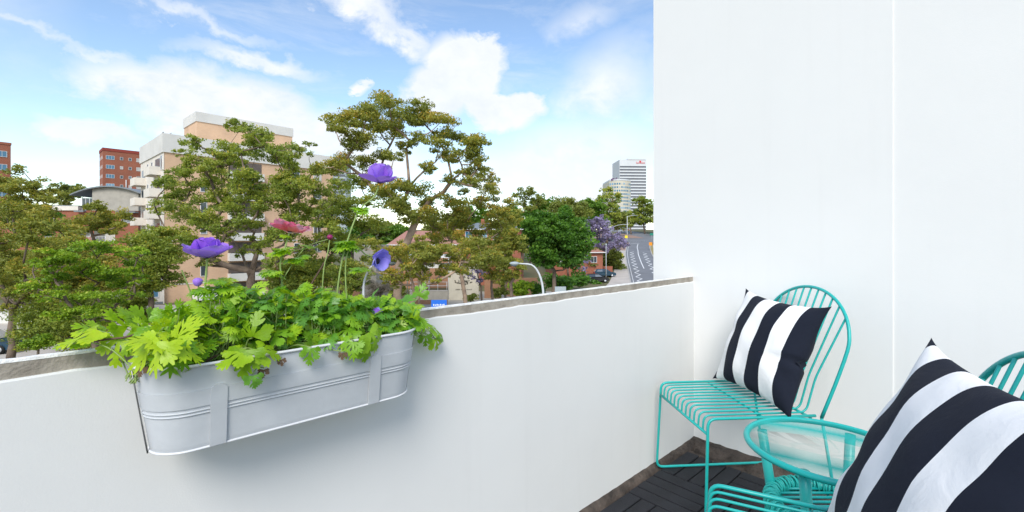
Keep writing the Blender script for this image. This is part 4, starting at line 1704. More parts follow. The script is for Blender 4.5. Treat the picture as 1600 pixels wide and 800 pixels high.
def towers():
    # far hotel tower: white with dark window bands
    d = 520.0
    x0, x1 = (968 - 800) / F * d, (1010.5 - 800) / F * d
    top = CAM_Z + (372 - 249.5) / F * d
    b = empty('office_tower', (x0, d, 0), .05, 'distant white tower with dark window bands and red lettering on top', 'building')
    w = x1 - x0
    MB().box(0, w, 0, 30, gz(520) - 2, top).build('wall', M['towerwhite'], b)
    z = top - 7.2
    while z > 5:
        MB().box(.25, w - .25, -.06, .5, z - 1.75, z).build('window_band', M['towerband'], b)
        z -= 3.45
    MB().box(w * .30, w * .98, -.4, 12, top, top + 1.2).build('roof_plant', M['towerwhite'], b)
    mb = MB()
    r = random.Random(5)
    x = w * .62
    while x < w * .95:
        ww = r.uniform(.7, 1.2)
        mb.box(x, x + ww * .35, -.3, -.05, top - 4.2, top - 4.2 + r.choice((1.6, 2.2)))
        mb.box(x, x + ww, -.3, -.06, top - 4.2, top - 3.7)
        x += ww + .35
    mb.box(w * .74, w * .80, -.3, -.05, top - 3.0, top - 1.0)
    mb.build('lettering', M['red'], b)
    # nearer curved tower
    d = 440.0
    b = empty('hotel_tower', ((969 - 800) / F * d, d, 0), 0, 'distant cream tower with a curved front full of blue windows', 'building')
    top = CAM_Z + (372 - 283) / F * d
    rad = 26.0

    def arc(u):
        return Vector((-rad * .98 + (u) * 1.0, 0, 0))
    n = 11
    angs = [R(-128 + 84 * k / n) for k in range(n + 1)]
    cx, cy = -.5, rad * .82
    S = .62
    pts = [(cx + rad * S * math.cos(a), cy + rad * math.sin(a)) for a in angs]
    poly = pts + [(pts[-1][0], cy + 12), (pts[0][0], cy + 12)]
    MB().prism(poly, gz(440) - 1, top).build('wall', M['towercream'], b)
    MB().prism([(x * .99, y - .35) for x, y in pts] + [(pts[-1][0] - .2, cy + 11.8), (pts[0][0] + .2, cy + 11.8)], top, top + 1.5).build('crown_band', M['towerwhite'], b)
    fl = int((top - 4) / 3.3)
    for k in range(n):
        p, q = Vector((*pts[k], 0)), Vector((*pts[k + 1], 0))
        dv = (q - p)
        rot = math.atan2(dv.y, dv.x)
        wd = dv.length * .66
        me = MB().box(-wd / 2, wd / 2, -.12, .05, -.85, .85).mesh('window', M['paneblue'])
        for f in range(fl):
            c = (p + q) / 2
            link_obj('window', me, b, (c.x, c.y, top - 3.0 - 3.3 * f), (0, 0, rot))
    mb = MB()
    x = pts[0][0] + 1.0
    r = random.Random(8)
    for k in range(6):
        c = Vector((*pts[1], 0)) * (1 - k / 7) + Vector((*pts[4], 0)) * (k / 7)
        mb.box(c.x - .5, c.x + .5, c.y - .6, c.y - .2, top + .2, top + r.choice((2.0, 2.5, 2.9)))
    mb.build('lettering', M['purple'], b)
    # louvred block seen between the trees
    d = 150.0
    b = empty('grey_tower', ((520 - 800) / F * d, d, 0), .2, 'grey louvred tower showing between the peach block and the big gum tree', 'building')
    w = 16 / F * d * 1.2
    top = CAM_Z + (372 - 240) / F * d
    MB().box(0, w, 0, 12, gz(150), top).build('wall', M['greysign'], b)
    z = top - 1.2
    while z > top - 14:
        MB().box(.15, w - .15, -.1, .2, z - .7, z).build('louvre', M['towerband'], b)
        z -= 1.4
    window(b, (w * .5, 0, top - 15.5), 0, w * .7, 1.2, 'paneblue', 2)


beige_building()
red_tower()
arch_building()
towers()
# houses and walls between the trees
gable_house('house', 'house with a pink tiled roof behind the trunk of the big gum tree', (-20.5, 76, 0), .2, 12, 9, .2, 2.3, 'orbrick', 'tileroof', [(3, -1.5, 1.4, 1.3, 'pane'), (8, -1.5, 1.4, 1.3, 'pane')], -7.4)
gable_house('house', 'red brick house with white framed blue windows above the low gum branches', (-9.4, 82, 0), -.08, 11, 9, 2.9, 1.2, 'redbrick', 'metalroof',
            [(1.6, 1.6, 1.3, 1.6, 'paneblue'), (4.2, 1.6, 1.5, 1.5, 'paneblue'), (6.6, 1.6, 1.2, 1.5, 'paneblue'), (9.0, 1.5, 1.3, 1.5, 'pane')], -7.3)
gable_house('house', 'red brick house beside the parked cars under the jacaranda', (8.2, 92, 0), .10, 10.5, 8, -1.6, 1.4, 'redbrick', 'tileroof',
            [(2, -3.2, 1.3, 1.3, 'pane'), (5.3, -3.2, 1.3, 1.3, 'pane'), (8.6, -3.2, 1.3, 1.3, 'pane')], -7.1)


def wall_thing(name, label, cat, x0, x1, y, z0, z1, m, th=.25, rz=0.0, cap=None):
    b = empty(name, (x0, y, z0), rz, label, cat)
    MB().box(0, x1 - x0, 0, th, -.1, z1 - z0).build('wall_body', M[m], b)
    if cap:
        MB().box(-.04, x1 - x0 + .04, -.04, th + .04, z1 - z0, z1 - z0 + .10).build('wall_cap', M[cap], b)
    return b


d = 62
sg = empty('sign_wall', (W(701, 470, d).x, d, -7.3), .06, 'cream sign wall with a dark leafy emblem and a thin line of lettering', 'sign')
MB().box(0, 4.1, 0, .5, 0, 4.75).build('wall_body', M['signcream'], sg)
MB().box(-.06, 4.16, -.06, .56, 4.75, 4.87).build('wall_cap', M['whitec'], sg)
mb = MB()
r = random.Random(12)
for k in range(46):
    a = r.uniform(.35, 2.8)
    q = r.uniform(.15, 1.0)
    cx, cz = 2.0 + 1.45 * q * math.cos(a), 2.05 + 1.15 * q * math.sin(a)
    L_, wd = r.uniform(.22, .42), r.uniform(.06, .11)
    t = a + r.uniform(-.5, .5)
    c, s = math.cos(t), math.sin(t)
    pts = [(L_ / 2, 0), (0, wd), (-L_ / 2, 0), (0, -wd)]
    y0 = -.020 - .0004 * k
    fr = [(cx + px * c - pz * s, y0, cz + px * s + pz * c) for px, pz in pts]
    bk = [(x, -.001, z) for x, _, z in fr]
    mb.add(fr + bk, [(0, 3, 2, 1), (0, 1, 5, 4), (1, 2, 6, 5), (2, 3, 7, 6), (3, 0, 4, 7)])
mb.build('emblem', M['emblem'], sg)
mb = MB()
x = .95
for k in range(24):
    ww = r.uniform(.035, .075)
    if k not in (7, 10, 15):
        mb.box(x, x + ww, -.015, -.001, 1.36, 1.36 + r.choice((.13, .16, .19)))
    x += ww + .035
mb.build('lettering', M['emblem'], sg)
wall_thing('concrete_wall', 'grey concrete wall running up to the cream sign wall', 'wall', W(640, 470, 62.5).x, W(701, 470, 62.5).x - .1, 62.5, -7.3, -6.1, 'concrete', .3, 0, 'kerb')
rl = empty('railing', (W(640, 470, 62.7).x, 62.7, -6.0), 0, 'thin pale railing on top of the grey concrete wall', 'railing')
mb = MB()
for k in range(5):
    MB().tube([(1.25 * k + .15, 0, 0), (1.25 * k + .15, 0, 1.15)], .04, 6).build('post', M['steel'], rl)
for z in (.6, 1.12):
    MB().tube([(.1, 0, z), (5.25, 0, z)], .035, 6).build('rail', M['steel'], rl)
wall_thing('brick_wall', 'orange brick wall right of the cream sign wall', 'wall', W(757, 450, 64).x, W(782, 450, 64).x, 64, -7.3, -4.4, 'orbrick', .3)
wall_thing('brick_wall', 'longer orange brick wall behind the hedges left of the lamp post', 'wall', W(792, 450, 66).x, W(840, 450, 66).x, 66, -7.3, -4.6, 'orbrick', .3)
wall_thing('concrete_block', 'tall beige concrete wall beside the drooping blue flower', 'wall', W(553, 400, 58).x, W(588, 400, 58).x, 58, -7.3, .25, 'concrete', 6.0)
wall_thing('brick_wall', 'orange brick wall below the beige concrete wall', 'wall', W(541, 440, 56).x, W(562, 440, 56).x, 56, -7.3, -3.6, 'orbrick', .3)
wall_thing('brick_wall', 'brown brick wall behind the blue sign', 'wall', W(640, 480, 58).x, W(699, 480, 58).x, 58, -7.3, -6.75, 'orbrick', .3)
wall_thing('red_wall', 'low red wall at the corner beside the footpath', 'wall', edge(97) - 5.6, edge(97) - 3.6, 97, gz(97), gz(97) + 1.6, 'redbrick', .3)
cp = empty('carport', (W(625, 400, 66).x, 66, 0), .05, 'flat pale carport roof on thin posts behind the gum trunks', 'carport')
MB().box(0, 7.2, 0, 5, -1.7, -1.35).build('roof', M['white'], cp)
MB().box(.1, 7.1, .1, 4.9, -3.2, -2.7).build('beam', M['whitec'], cp)
for x in (.2, 3.6, 7.0):
    for y in (.2, 4.8):
        MB().tube([(x, y, -7.3), (x, y, -1.7)], .08, 6).build('post', M['steel'], cp)
pw = empty('car_park_wall', (-62, 45, -7.27), 0, 'long low white wall at the back of the pale car park', 'wall')
MB().box(0, 27, 0, .25, 0, 1.1).build('wall_body', M['whitec'], pw)


# ------------------------------------------------------------------ trees
NPR = np.random.RandomState(5)


PUFF = 1.55


def leaf_cloud(name, parent, centres, radii, m, L, Wd, cover, flat=.62, droop=.35, tip=0.0, seed=0):
    """one crown mesh of separate leaves gathered in puffs"""
    rs = np.random.RandomState(seed + 100)
    C, T, RR = [], [], []
    for c, r in zip(centres, radii):
        n_sub = 8
        n = int(cover * 1.75 * math.pi * r * r / (L * Wd * .55))
        n = max(24, n)
        sub = rs.normal(size=(n_sub, 3))
        sub /= np.linalg.norm(sub, axis=1)[:, None]
        r = r * PUFF
        sub *= (rs.rand(n_sub, 1) ** .5) * r * .72
        sub[:, 2] *= flat
        srad = r * rs.uniform(.26, .52, n_sub)
        which = rs.randint(0, n_sub, n)
        p = rs.normal(size=(n, 3))
        p /= np.linalg.norm(p, axis=1)[:, None]
        p *= (rs.rand(n, 1) ** .42) * srad[which][:, None]
        p[:, 2] *= flat
        lo = p[:, 2] < 0
        p[lo, 2] *= .6
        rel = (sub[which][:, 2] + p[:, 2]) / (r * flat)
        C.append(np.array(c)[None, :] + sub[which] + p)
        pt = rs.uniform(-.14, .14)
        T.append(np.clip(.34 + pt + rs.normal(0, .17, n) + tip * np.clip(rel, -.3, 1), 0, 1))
    C = np.concatenate(C)
    T = np.concatenate(T)
    n = len(C)
    a = rs.normal(size=(n, 3))
    a[:, 2] = a[:, 2] * .7 - droop
    a /= np.linalg.norm(a, axis=1)[:, None]
    b = np.cross(a, rs.normal(size=(n, 3)))
    b /= np.linalg.norm(b, axis=1)[:, None]
    s = rs.uniform(.7, 1.35, (n, 1))
    V = np.stack([C - a * L * .5 * s, C + b * Wd * .5 * s, C + a * L * .5 * s, C - b * Wd * .5 * s], axis=1).reshape(-1, 3)
    me = bpy.data.meshes.new(name)
    me.vertices.add(4 * n)
    me.vertices.foreach_set('co', V.astype(np.float32).ravel())
    me.loops.add(4 * n)
    me.loops.foreach_set('vertex_index', np.arange(4 * n, dtype=np.int32))
    me.polygons.add(n)
    me.polygons.foreach_set('loop_start', np.arange(0, 4 * n, 4, dtype=np.int32))
    me.polygons.foreach_set('loop_total', np.full(n, 4, dtype=np.int32))
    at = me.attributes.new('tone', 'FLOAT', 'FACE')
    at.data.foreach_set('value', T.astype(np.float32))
    me.materials.append(m)
    me.update(calc_edges=True)
    return link_obj(name, me, parent)


def limbs(name, parent, base, fork, centres, m, r_min, seed, spread=.5, lean=(0, 0)):
    """trunk and limbs grown out to every puff"""
    rr = random.Random(seed)
    nodes = [Vector(base)]
    par = [-1]
    fork = Vector(fork)
    k = 5
    for i in range(1, k + 1):
        t = i / k
        p = Vector(base) * (1 - t) + fork * t
        j = (fork - Vector(base)).length * .02
        p += Vector((rr.uniform(-j, j), rr.uniform(-j, j), 0)) if i < k else Vector()
        nodes.append(p)
        par.append(len(nodes) - 2)
    order = sorted(centres, key=lambda c: (Vector(c) - fork).length)
    ends = []
    for c in order:
        c = Vector(c)
        best, bi = 1e9, 0
        for i, q in enumerate(nodes):
            if i < k - 1:
                continue
            dv = c - q
            up_pen = max(0, q.z - c.z) * 1.2
            # prefer attachment points nearer to the fork than the target
            cost = dv.length + up_pen + .35 * (q - fork).length * (1 if (q - fork).length < (c - fork).length else 3)
            if cost < best:
                best, bi = cost, i
        q = nodes[bi]
        L_ = (c - q).length
        m_ = max(2, min(5, int(L_ / 1.2)))
        prev = bi
        for s in range(1, m_ + 1):
            t = s / m_
            p = q * (1 - t) + c * t
            p += Vector((rr.uniform(-1, 1), rr.uniform(-1, 1), rr.uniform(-1, 1))) * L_ * .07 * (1 if s < m_ else 0)
            p.z -= L_ * .10 * math.sin(math.pi * t) * spread
            nodes.append(p)
            par.append(prev)
            prev = len(nodes) - 1
        ends.append(prev)
    w = [0.0] * len(nodes)
    for e in ends:
        w[e] += 1
    for i in range(len(nodes) - 1, 0, -1):
        w[par[i]] += w[i]
    rad = [r_min * max(1, x) ** .48 for x in w]
    for i in range(k):
        rad[i] *= 1.0 + .25 * (1 - i / k)
    # chains
    kids = {}
    for i, p in enumerate(par):
        kids.setdefault(p, []).append(i)
    mb = MB()
    todo = [(0, None)]
    while todo:
        i, frm = todo.pop()
        ch = [nodes[frm]] if frm is not None else []
        rd = [min(rad[frm], rad[i] * 1.25)] if frm is not None else []
        while True:
            ch.append(nodes[i])
            rd.append(rad[i])
            ks = kids.get(i, [])
            if not ks:
                break
            ks = sorted(ks, key=lambda z: -w[z])
            for o in ks[1:]:
                todo.append((o, i))
            i = ks[0]
        rd[-1] *= .5
        if len(ch) > 1:
            mb.tube(ch, rd, 7)
    return mb.build(name, m, parent)


def tree(label, base, fork, centres, radii, leaf, bark, d, cover=2.2, Lpx=4.2, ratio=.42, flat=.62, droop=.35, tip=0.0, r_min=.035, seed=0, name='gum_tree', cat='tree', group=None):
    b = Vector(base)
    t = empty(name, b, 0, label, cat, group)
    cs = [Vector(c) - b for c in centres]
    limbs('trunk', t, (0, 0, 0), Vector(fork) - b, cs, M[bark], r_min, seed)
    L_ = Lpx * d / F
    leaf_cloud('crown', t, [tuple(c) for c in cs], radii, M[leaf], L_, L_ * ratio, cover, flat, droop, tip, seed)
    return t


def px_tree(label, u0, forkuv, d, puffs, depth, seed, more=1, **kw):
    """tree whose puffs are listed as (u, v, radius in pixels); depth = half thickness of the crown in metres"""
    r = random.Random(seed)
    cs, rs = [], []
    puffs = list(puffs) + [(u + r.uniform(-1.5, 1.5) * q, v + r.uniform(-.9, 1.0) * q, q * r.uniform(.55, .85)) for _ in range(more) for u, v, q in puffs]
    for u, v, q in puffs:
        dd = d + depth * r.uniform(-1, 1)
        cs.append(W(u, v, dd))
        rs.append(q * d / F)
    bx = W(u0, 372, d).x
    fx = W(forkuv[0], forkuv[1], d)
    return tree(label, (bx, d, gz(d) - .2), fx, cs, rs, d=d, seed=seed, **kw)


def env_tree(label, u, vt, vb, hw, d, n, seed, prad=.34, fork=None, shell=.45, **kw):
    """tree with n puffs spread through an uneven ellipsoid crown"""
    r = random.Random(seed)
    top, bot = W(u, vt, d), W(u, vb, d)
    c = (top + bot) / 2
    rx, rzz = hw * d / F, (top.z - bot.z) / 2
    cs, rs = [], []
    pr = prad * min(rx, rzz * 1.35)
    for k in range(n):
        for _ in range(30):
            p = Vector((r.gauss(0, 1), r.gauss(0, 1), r.gauss(0, 1))).normalized() * (r.uniform(shell, 1.0))
            q = Vector((p.x * max(.1, rx - pr * .8), p.y * max(.1, rx * .8 - pr * .8), p.z * max(.1, rzz - pr * .6)))
            if all((q - Vector(o)).length > pr * .62 for o in cs):
                break
        cs.append(q)
        rs.append(pr * r.uniform(.75, 1.25))
    cs = [q + c for q in cs]
    b = (c.x + r.uniform(-.1, .1) * rx, d, gz(d) - .2)
    fz = bot.z + (top.z - bot.z) * .12
    fk = fork or (c.x, d, max(fz, gz(d) + .8))
    return tree(label, b, fk, cs, rs, d=d, seed=seed, **kw)


# the tall gum in the middle
T1 = [(600, 165, 26), (572, 185, 24), (546, 192, 20), (625, 178, 26), (655, 185, 24), (688, 192, 26), (714, 212, 22), (733, 236, 20), (748, 262, 16),
      (690, 226, 18), (655, 216, 18), (560, 222, 22), (536, 205, 18), (538, 254, 20), (566, 250, 20), (602, 240, 18), (520, 262, 16), (640, 292, 26), (608, 300, 22),
      (672, 312, 22), (652, 340, 20), (706, 282, 14), (742, 284, 12), (668, 262, 12), (620, 206, 20), (590, 200, 18), (700, 250, 14), (575, 285, 16), (625, 325, 18), (716, 246, 14), (754, 276, 12), (724, 270, 12)]
px_tree('tall gum tree with an umbrella crown and two pale trunks in the middle', 622, (622, 400), 36, T1, 3.0, 21, leaf='gum', bark='barkpale', tip=.34, r_min=.040, cover=1.9, droop=.5)
T1b = [(590, 405, 18), (618, 398, 20), (645, 405, 22), (672, 402, 18), (610, 430, 16), (640, 428, 16), (700, 392, 20), (725, 385, 20), (750, 392, 18), (712, 415, 16), (690, 430, 12), (580, 380, 14), (738, 415, 14), (668, 385, 14)]
px_tree('gum tree with long bare pale limbs reaching right below the tall gum', 600, (648, 462), 30, T1b, 1.6, 22, leaf='gum', bark='barkpale', tip=.30, r_min=.028, cover=1.8, more=2)
# the wide gum before the peach block
T2 = [(375, 203, 15), (352, 232, 17), (400, 228, 20), (432, 243, 18), (312, 252, 16), (456, 258, 16), (330, 285, 20), (382, 275, 20), (420, 292, 22), (285, 300, 20),
      (292, 335, 20), (350, 322, 20), (400, 335, 16), (450, 312, 20), (482, 288, 16), (492, 338, 18), (262, 365, 20), (305, 380, 16), (350, 365, 14), (442, 358, 18),
      (482, 380, 14), (398, 385, 14), (262, 320, 16), (275, 268, 14), (508, 305, 14), (330, 405, 12), (420, 405, 12), (370, 250, 16), (340, 260, 14), (410, 210, 12),
      (300, 225, 10), (500, 262, 10), (470, 235, 10), (380, 300, 16), (440, 280, 14), (318, 345, 14), (372, 345, 12), (455, 335, 14), (515, 350, 14), (245, 385, 14)]
px_tree('wide spreading gum tree in front of the peach apartment block', 388, (392, 440), 38, T2, 3.6, 23, more=5, leaf='gumdark', bark='bark', tip=.20, r_min=.024, cover=1.45, droop=.5)
T3 = [(505, 320, 20), (530, 290, 20), (545, 320, 22), (560, 345, 22), (520, 355, 22), (545, 380, 20), (505, 385, 18), (575, 315, 16), (530, 262, 14), (590, 350, 16), (515, 410, 16), (550, 415, 16), (480, 400, 18), (470, 420, 16)]
px_tree('dark gum tree between the peach block and the tall gum', 535, (535, 430), 46, T3, 2.5, 24, leaf='gumdark', bark='bark', tip=.18, r_min=.035, cover=2.0)
# left side
T4 = [(20, 330, 20), (55, 335, 18), (88, 352, 16), (10, 365, 20), (45, 372, 20), (80, 388, 18), (112, 378, 14), (0, 405, 20), (36, 414, 20), (72, 424, 18), (5, 445, 18), (42, 456, 16), (-20, 380, 20),
      (-25, 430, 20), (78, 456, 12), (15, 482, 12), (100, 405, 14)]
px_tree('olive gum tree with a dark trunk at the left edge', 20, (20, 480), 30, T4, 2.4, 31, more=2, leaf='gum', bark='bark', tip=.22, r_min=.03, cover=1.5, droop=.5)
T5 = [(100, 402, 18), (140, 385, 20), (180, 392, 18), (206, 410, 15), (84, 432, 18), (125, 425, 22), (165, 426, 22), (200, 440, 17), (72, 462, 17), (110, 465, 20), (152, 462, 20), (190, 470, 16),
      (95, 492, 14), (140, 492, 15), (60, 412, 12), (216, 396, 10), (225, 432, 10), (48, 445, 12), (172, 492, 11)]
px_tree('bright green tree with flat sprays of leaves on the left', 150, (148, 505), 26, T5, 1.9, 32, more=2, name='leafy_tree', leaf='bright', bark='bark', tip=.28, r_min=.022, cover=1.6, flat=.42, ratio=.55)
T6 = [(150, 335, 18), (128, 345, 14), (172, 345, 16), (150, 322, 12), (188, 352, 10), (118, 358, 10), (140, 355, 14), (165, 360, 12)]
px_tree('small umbrella shaped gum tree in front of the curved roof building', 148, (148, 380), 58, T6, 2.0, 33, leaf='gum', bark='bark', tip=.15, r_min=.05, cover=2.4)
env_tree('olive gum tree between the bright green tree and the peach block', 236, 345, 482, 52, 34, 30, 34, leaf='gumdark', bark='bark', tip=.10, cover=1.6)
T8 = [(10, 285, 20), (35, 295, 18), (60, 302, 16), (80, 310, 12), (20, 315, 22), (50, 325, 18), (-15, 290, 24), (25, 268, 10), (85, 300, 10), (10, 340, 22), (45, 350, 20), (75, 330, 14)]
px_tree('gum tree with a drooping crown below the brick flats at the left edge', 20, (20, 390), 48, T8, 2.5, 35, leaf='gum', bark='bark', tip=.22, r_min=.04, cover=1.9)
env_tree('distant dark tree left of the red brick tower', 105, 281, 330, 26, 98, 12, 36, name='leafy_tree', leaf='olive', bark='bark', cover=2.0)
env_tree('low olive gum tree half hidden behind the bright green tree', 95, 340, 450, 52, 40, 20, 37, leaf='gum', bark='bark', tip=.2, cover=2.0)
env_tree('low sprawling gum tree above the wall top at the left', 120, 455, 552, 92, 31, 30, 29, prad=.38, leaf='gumdark', bark='bark', tip=.15, cover=1.1)
env_tree('small olive gum tree left of the entrance canopy', 215, 440, 520, 38, 36, 14, 28, leaf='gumdark', bark='bark', tip=.1, cover=1.5)
env_tree('dusky gum tree in front of the brick wall of the curved roof building', 40, 372, 470, 66, 46, 22, 26, leaf='gumdark', bark='bark', tip=.2, cover=1.9)
env_tree('olive gum tree below the small umbrella shaped gum', 140, 378, 470, 56, 48, 20, 27, leaf='gum', bark='bark', tip=.2, cover=1.9)
# right of the tall gum
T9 = [(770, 300, 18), (748, 322, 18), (775, 335, 20), (720, 320, 18), (700, 335, 20), (730, 345, 20), (690, 360, 20), (785, 360, 18), (755, 360, 20), (665, 345, 16), (795, 318, 14), (705, 310, 14), (680, 372, 16), (720, 372, 16), (760, 380, 16)]
px_tree('rusty olive gum tree right of the tall gum', 735, (720, 425), 42, T9, 2.5, 41, leaf='gum', bark='barkpale', tip=.40, r_min=.035, cover=1.9)
env_tree('low drooping gum tree left of the curved lamp post', 798, 350, 455, 34, 40, 20, 42, leaf='gum', bark='bark', tip=.22, cover=2.2, droop=.7)
env_tree('rusty gum tree behind the low drooping gum', 790, 325, 400, 34, 56, 14, 47, leaf='gum', bark='bark', tip=.38, cover=2.2)
env_tree('dense dark green tree behind the curved lamp post', 866, 316, 438, 64, 54, 50, 43, name='leafy_tree', leaf='deep', bark='bark', tip=.28, cover=2.6, ratio=.6, flat=.7, prad=.27)
env_tree('thin topped tree rising above the dark green tree', 830, 284, 345, 30, 112, 14, 44, name='leafy_tree', leaf='olive', bark='bark', cover=1.4, prad=.3)
env_tree('olive brown tree just behind the dark green tree', 885, 303, 365, 46, 92, 20, 45, name='leafy_tree', leaf='olive', bark='bark', cover=2.2)
env_tree('lime green tree on the rise left of the far towers', 922, 308, 362, 34, 125, 22, 46, name='leafy_tree', leaf='lime', bark='bark', tip=.15, cover=2.3, ratio=.6)
T15 = [(948, 303, 10), (938, 312, 10), (958, 312, 9), (930, 322, 9), (945, 324, 10), (962, 324, 9), (950, 336, 9), (936, 340, 9), (965, 338, 8)]
px_tree('slender gum tree just below the far cream tower', 948, (948, 350), 165, T15, 5, 48, leaf='gumdark', bark='bark', tip=.2, r_min=.12, cover=2.2)
for (u, vt, vb, hw, dd, n, sd_, lb) in ((985, 318, 362, 16, 205, 12, 51, 'gum tree left in the grove beyond the junction'),
                                        (1006, 303, 362, 22, 208, 16, 52, 'tallest gum tree in the grove beyond the junction'),
                                        (1030, 308, 360, 22, 203, 14, 53, 'gum tree partly cut by the white wall in the grove beyond the junction')):
    env_tree(lb, u, vt, vb, hw, dd, n, sd_, leaf='gumdark', bark='bark', cover=2.3, tip=.1, group='gum trees beyond the junction', r_min=.10)
# jacaranda and its neighbours
J = [(928, 350, 12), (945, 358, 13), (922, 366, 12), (940, 374, 13), (955, 370, 11), (932, 385, 11), (948, 388, 11), (962, 384, 10), (915, 352, 9), (938, 344, 9), (918, 382, 9)]
px_tree('purple flowering jacaranda above the parked cars', 936, (936, 412), 98, J, 3.0, 61, name='jacaranda_tree', leaf='jaca', bark='bark', tip=.12, r_min=.06, cover=1.7, ratio=.6)
J2 = [(742, 408, 10), (758, 412, 10), (750, 424, 9), (735, 430, 9), (765, 428, 8), (748, 440, 7)]
px_tree('small purple flowering jacaranda beside the cream sign wall', 752, (752, 448), 56, J2, 1.0, 62, name='jacaranda_tree', leaf='jaca', bark='bark', r_min=.035, cover=1.0, ratio=.6)
J3 = [(905, 402, 8), (915, 408, 8), (898, 412, 7), (910, 420, 7)]
px_tree('sparse purple flowering jacaranda in front of the red brick house', 908, (908, 432), 86, J3, 1.2, 63, name='jacaranda_tree', leaf='jaca', bark='bark', r_min=.05, cover=.8, ratio=.6)
env_tree('olive tree under the jacaranda beside the footpath', 955, 380, 426, 26, 103, 18, 64, name='leafy_tree', leaf='olive', bark='bark', tip=.2, cover=2.4)
env_tree('olive tree between the dark green tree and the jacaranda', 925, 378, 425, 18, 94, 12, 65, name='leafy_tree', leaf='olive', bark='bark', tip=.2, cover=2.2)
env_tree('leafy olive gum tree hiding the foot of the peach block', 470, 395, 480, 60, 42, 22, 38, leaf='gumdark', bark='bark', tip=.2, cover=2.0)
env_tree('low olive gum tree left of the drooping blue flower', 548, 398, 470, 36, 40, 16, 39, leaf='gumdark', bark='bark', tip=.2, cover=1.8)
env_tree('olive gum tree in front of the pale carport', 655, 368, 440, 40, 52, 16, 40, leaf='gum', bark='barkpale', tip=.3, cover=1.8)
env_tree('rusty gum tree above the short orange brick wall', 768, 378, 448, 36, 50, 16, 49, leaf='gum', bark='bark', tip=.35, cover=1.9)
# trees closing the view further back
back = [(560, 345, 410, 40, 78, 'deep', 'dark tree behind the drooping blue flower'), (620, 352, 405, 34, 88, 'lime', 'light green tree seen between the two trunks of the tall gum'),
        (680, 340, 395, 38, 92, 'olive', 'olive tree behind the rusty gum'), (745, 318, 372, 40, 104, 'lime', 'light green tree behind the house with blue windows'),
        (800, 318, 372, 34, 106, 'deep', 'dark tree behind the rusty gum on the right'), (850, 305, 365, 36, 118, 'lime', 'light green tree above the dense dark tree'),
        (905, 310, 350, 30, 140, 'olive', 'olive tree on the rise behind the lime green tree'), (965, 325, 362, 22, 190, 'olive', 'olive tree at the top of the hill road'),
        (700, 330, 380, 40, 130, 'olive', 'far olive tree on the rise behind the houses'), (600, 340, 390, 44, 135, 'olive', 'far olive tree behind the tall gum'),
        (1045, 315, 366, 26, 190, 'olive', 'olive tree mostly hidden by the white wall'), (55, 325, 372, 46, 66, 'deep', 'dark tree left of the curved roof building'),
        (780, 420, 465, 26, 70, 'olive', 'shrubby olive tree behind the orange brick walls')]
for k, (u, vt, vb, hw, dd, lf, lb) in enumerate(back):
    env_tree(lb, u, vt, vb, hw, dd, 15, 70 + k, name='leafy_tree', leaf=lf, bark='bark', tip=.15, cover=2.2, ratio=.55)
# shrubs and hedges
for k, (u, vt, vb, hw, dd, lf, nm, lb) in enumerate((
        (905, 425, 452, 24, 74, 'deep', 'shrub', 'dark shrub behind the grey sign'), (875, 420, 455, 26, 66, 'deep', 'shrub', 'tall dark shrub at the foot of the dense tree'),
        (812, 436, 462, 18, 58, 'bright', 'hedge', 'green hedge in front of the longer brick wall'), (780, 446, 466, 14, 56, 'olive', 'shrub', 'grey green shrub in front of the short brick wall'),
        (838, 440, 462, 16, 60, 'deep', 'shrub', 'dark shrub behind the curved lamp post'), (590, 438, 470, 30, 40, 'grey', 'shrub', 'bare grey twiggy bush below the drooping flower'),
        (622, 440, 466, 16, 44, 'olive', 'shrub', 'olive shrub at the foot of the gum trunks'), (928, 436, 450, 12, 84, 'deep', 'shrub', 'clipped shrub beside the black car'),
        (60, 520, 548, 20, 26, 'bright', 'shrub', 'small green shrub behind the wall top on the left'), (735, 458, 474, 12, 56, 'olive', 'shrub', 'leafy shrub at the foot of the cream sign wall'))):
    env_tree(lb, u, vt, vb, hw, dd, 9, 90 + k, name=nm, cat=nm, leaf=lf, bark='bark', cover=2.4 if lf != 'grey' else 1.2, ratio=.6 if lf != 'grey' else .1, prad=.45, r_min=.02)


# ------------------------------------------------------------------ street furniture
def lamp(label, base, h, arm, rr=.085, head='flat'):
    b = empty('street_lamp', base, 0, label, 'street lamp', 'street lamps along the street')
    s = 1 if arm > 0 else -1
    a = abs(arm)
    pts = [(0, 0, 0), (0, 0, h * .72)] + [(s * a * .55 * (1 - math.cos(t)) * .9, 0, h * .72 + h * .26 * math.sin(t)) for t in [math.pi / 2 * k / 8 for k in range(1, 9)]] + [(s * a * .82, 0, h * .985)]
    n = len(pts)
    MB().tube(pts, [rr * (1 - .5 * i / n) for i in range(n)], 10).build('pole', M['steel'], b)
    x0, x1 = s * a * .78, s * a
    z = h * .985
    m = MB()
    m.lathe([(0, -.5), (.55, -.42), (1, -.1), (1, .15), (.6, .42), (0, .5)], 14)
    o = m.build('lamp_head', M['greysign'], b, ((x0 + x1) / 2 + s * .1, 0, z))
    o.scale = (abs(x1 - x0) * .75, .17, .22)
    m = MB().lathe([(0, -.5), (.6, -.38), (.9, 0), (0, .02)], 14)
    g = m.build('lamp_glass', M['lampglass'], b, ((x0 + x1) / 2 + s * .13, 0, z - .03))
    g.scale = (abs(x1 - x0) * .66, .15, .30)
    return b


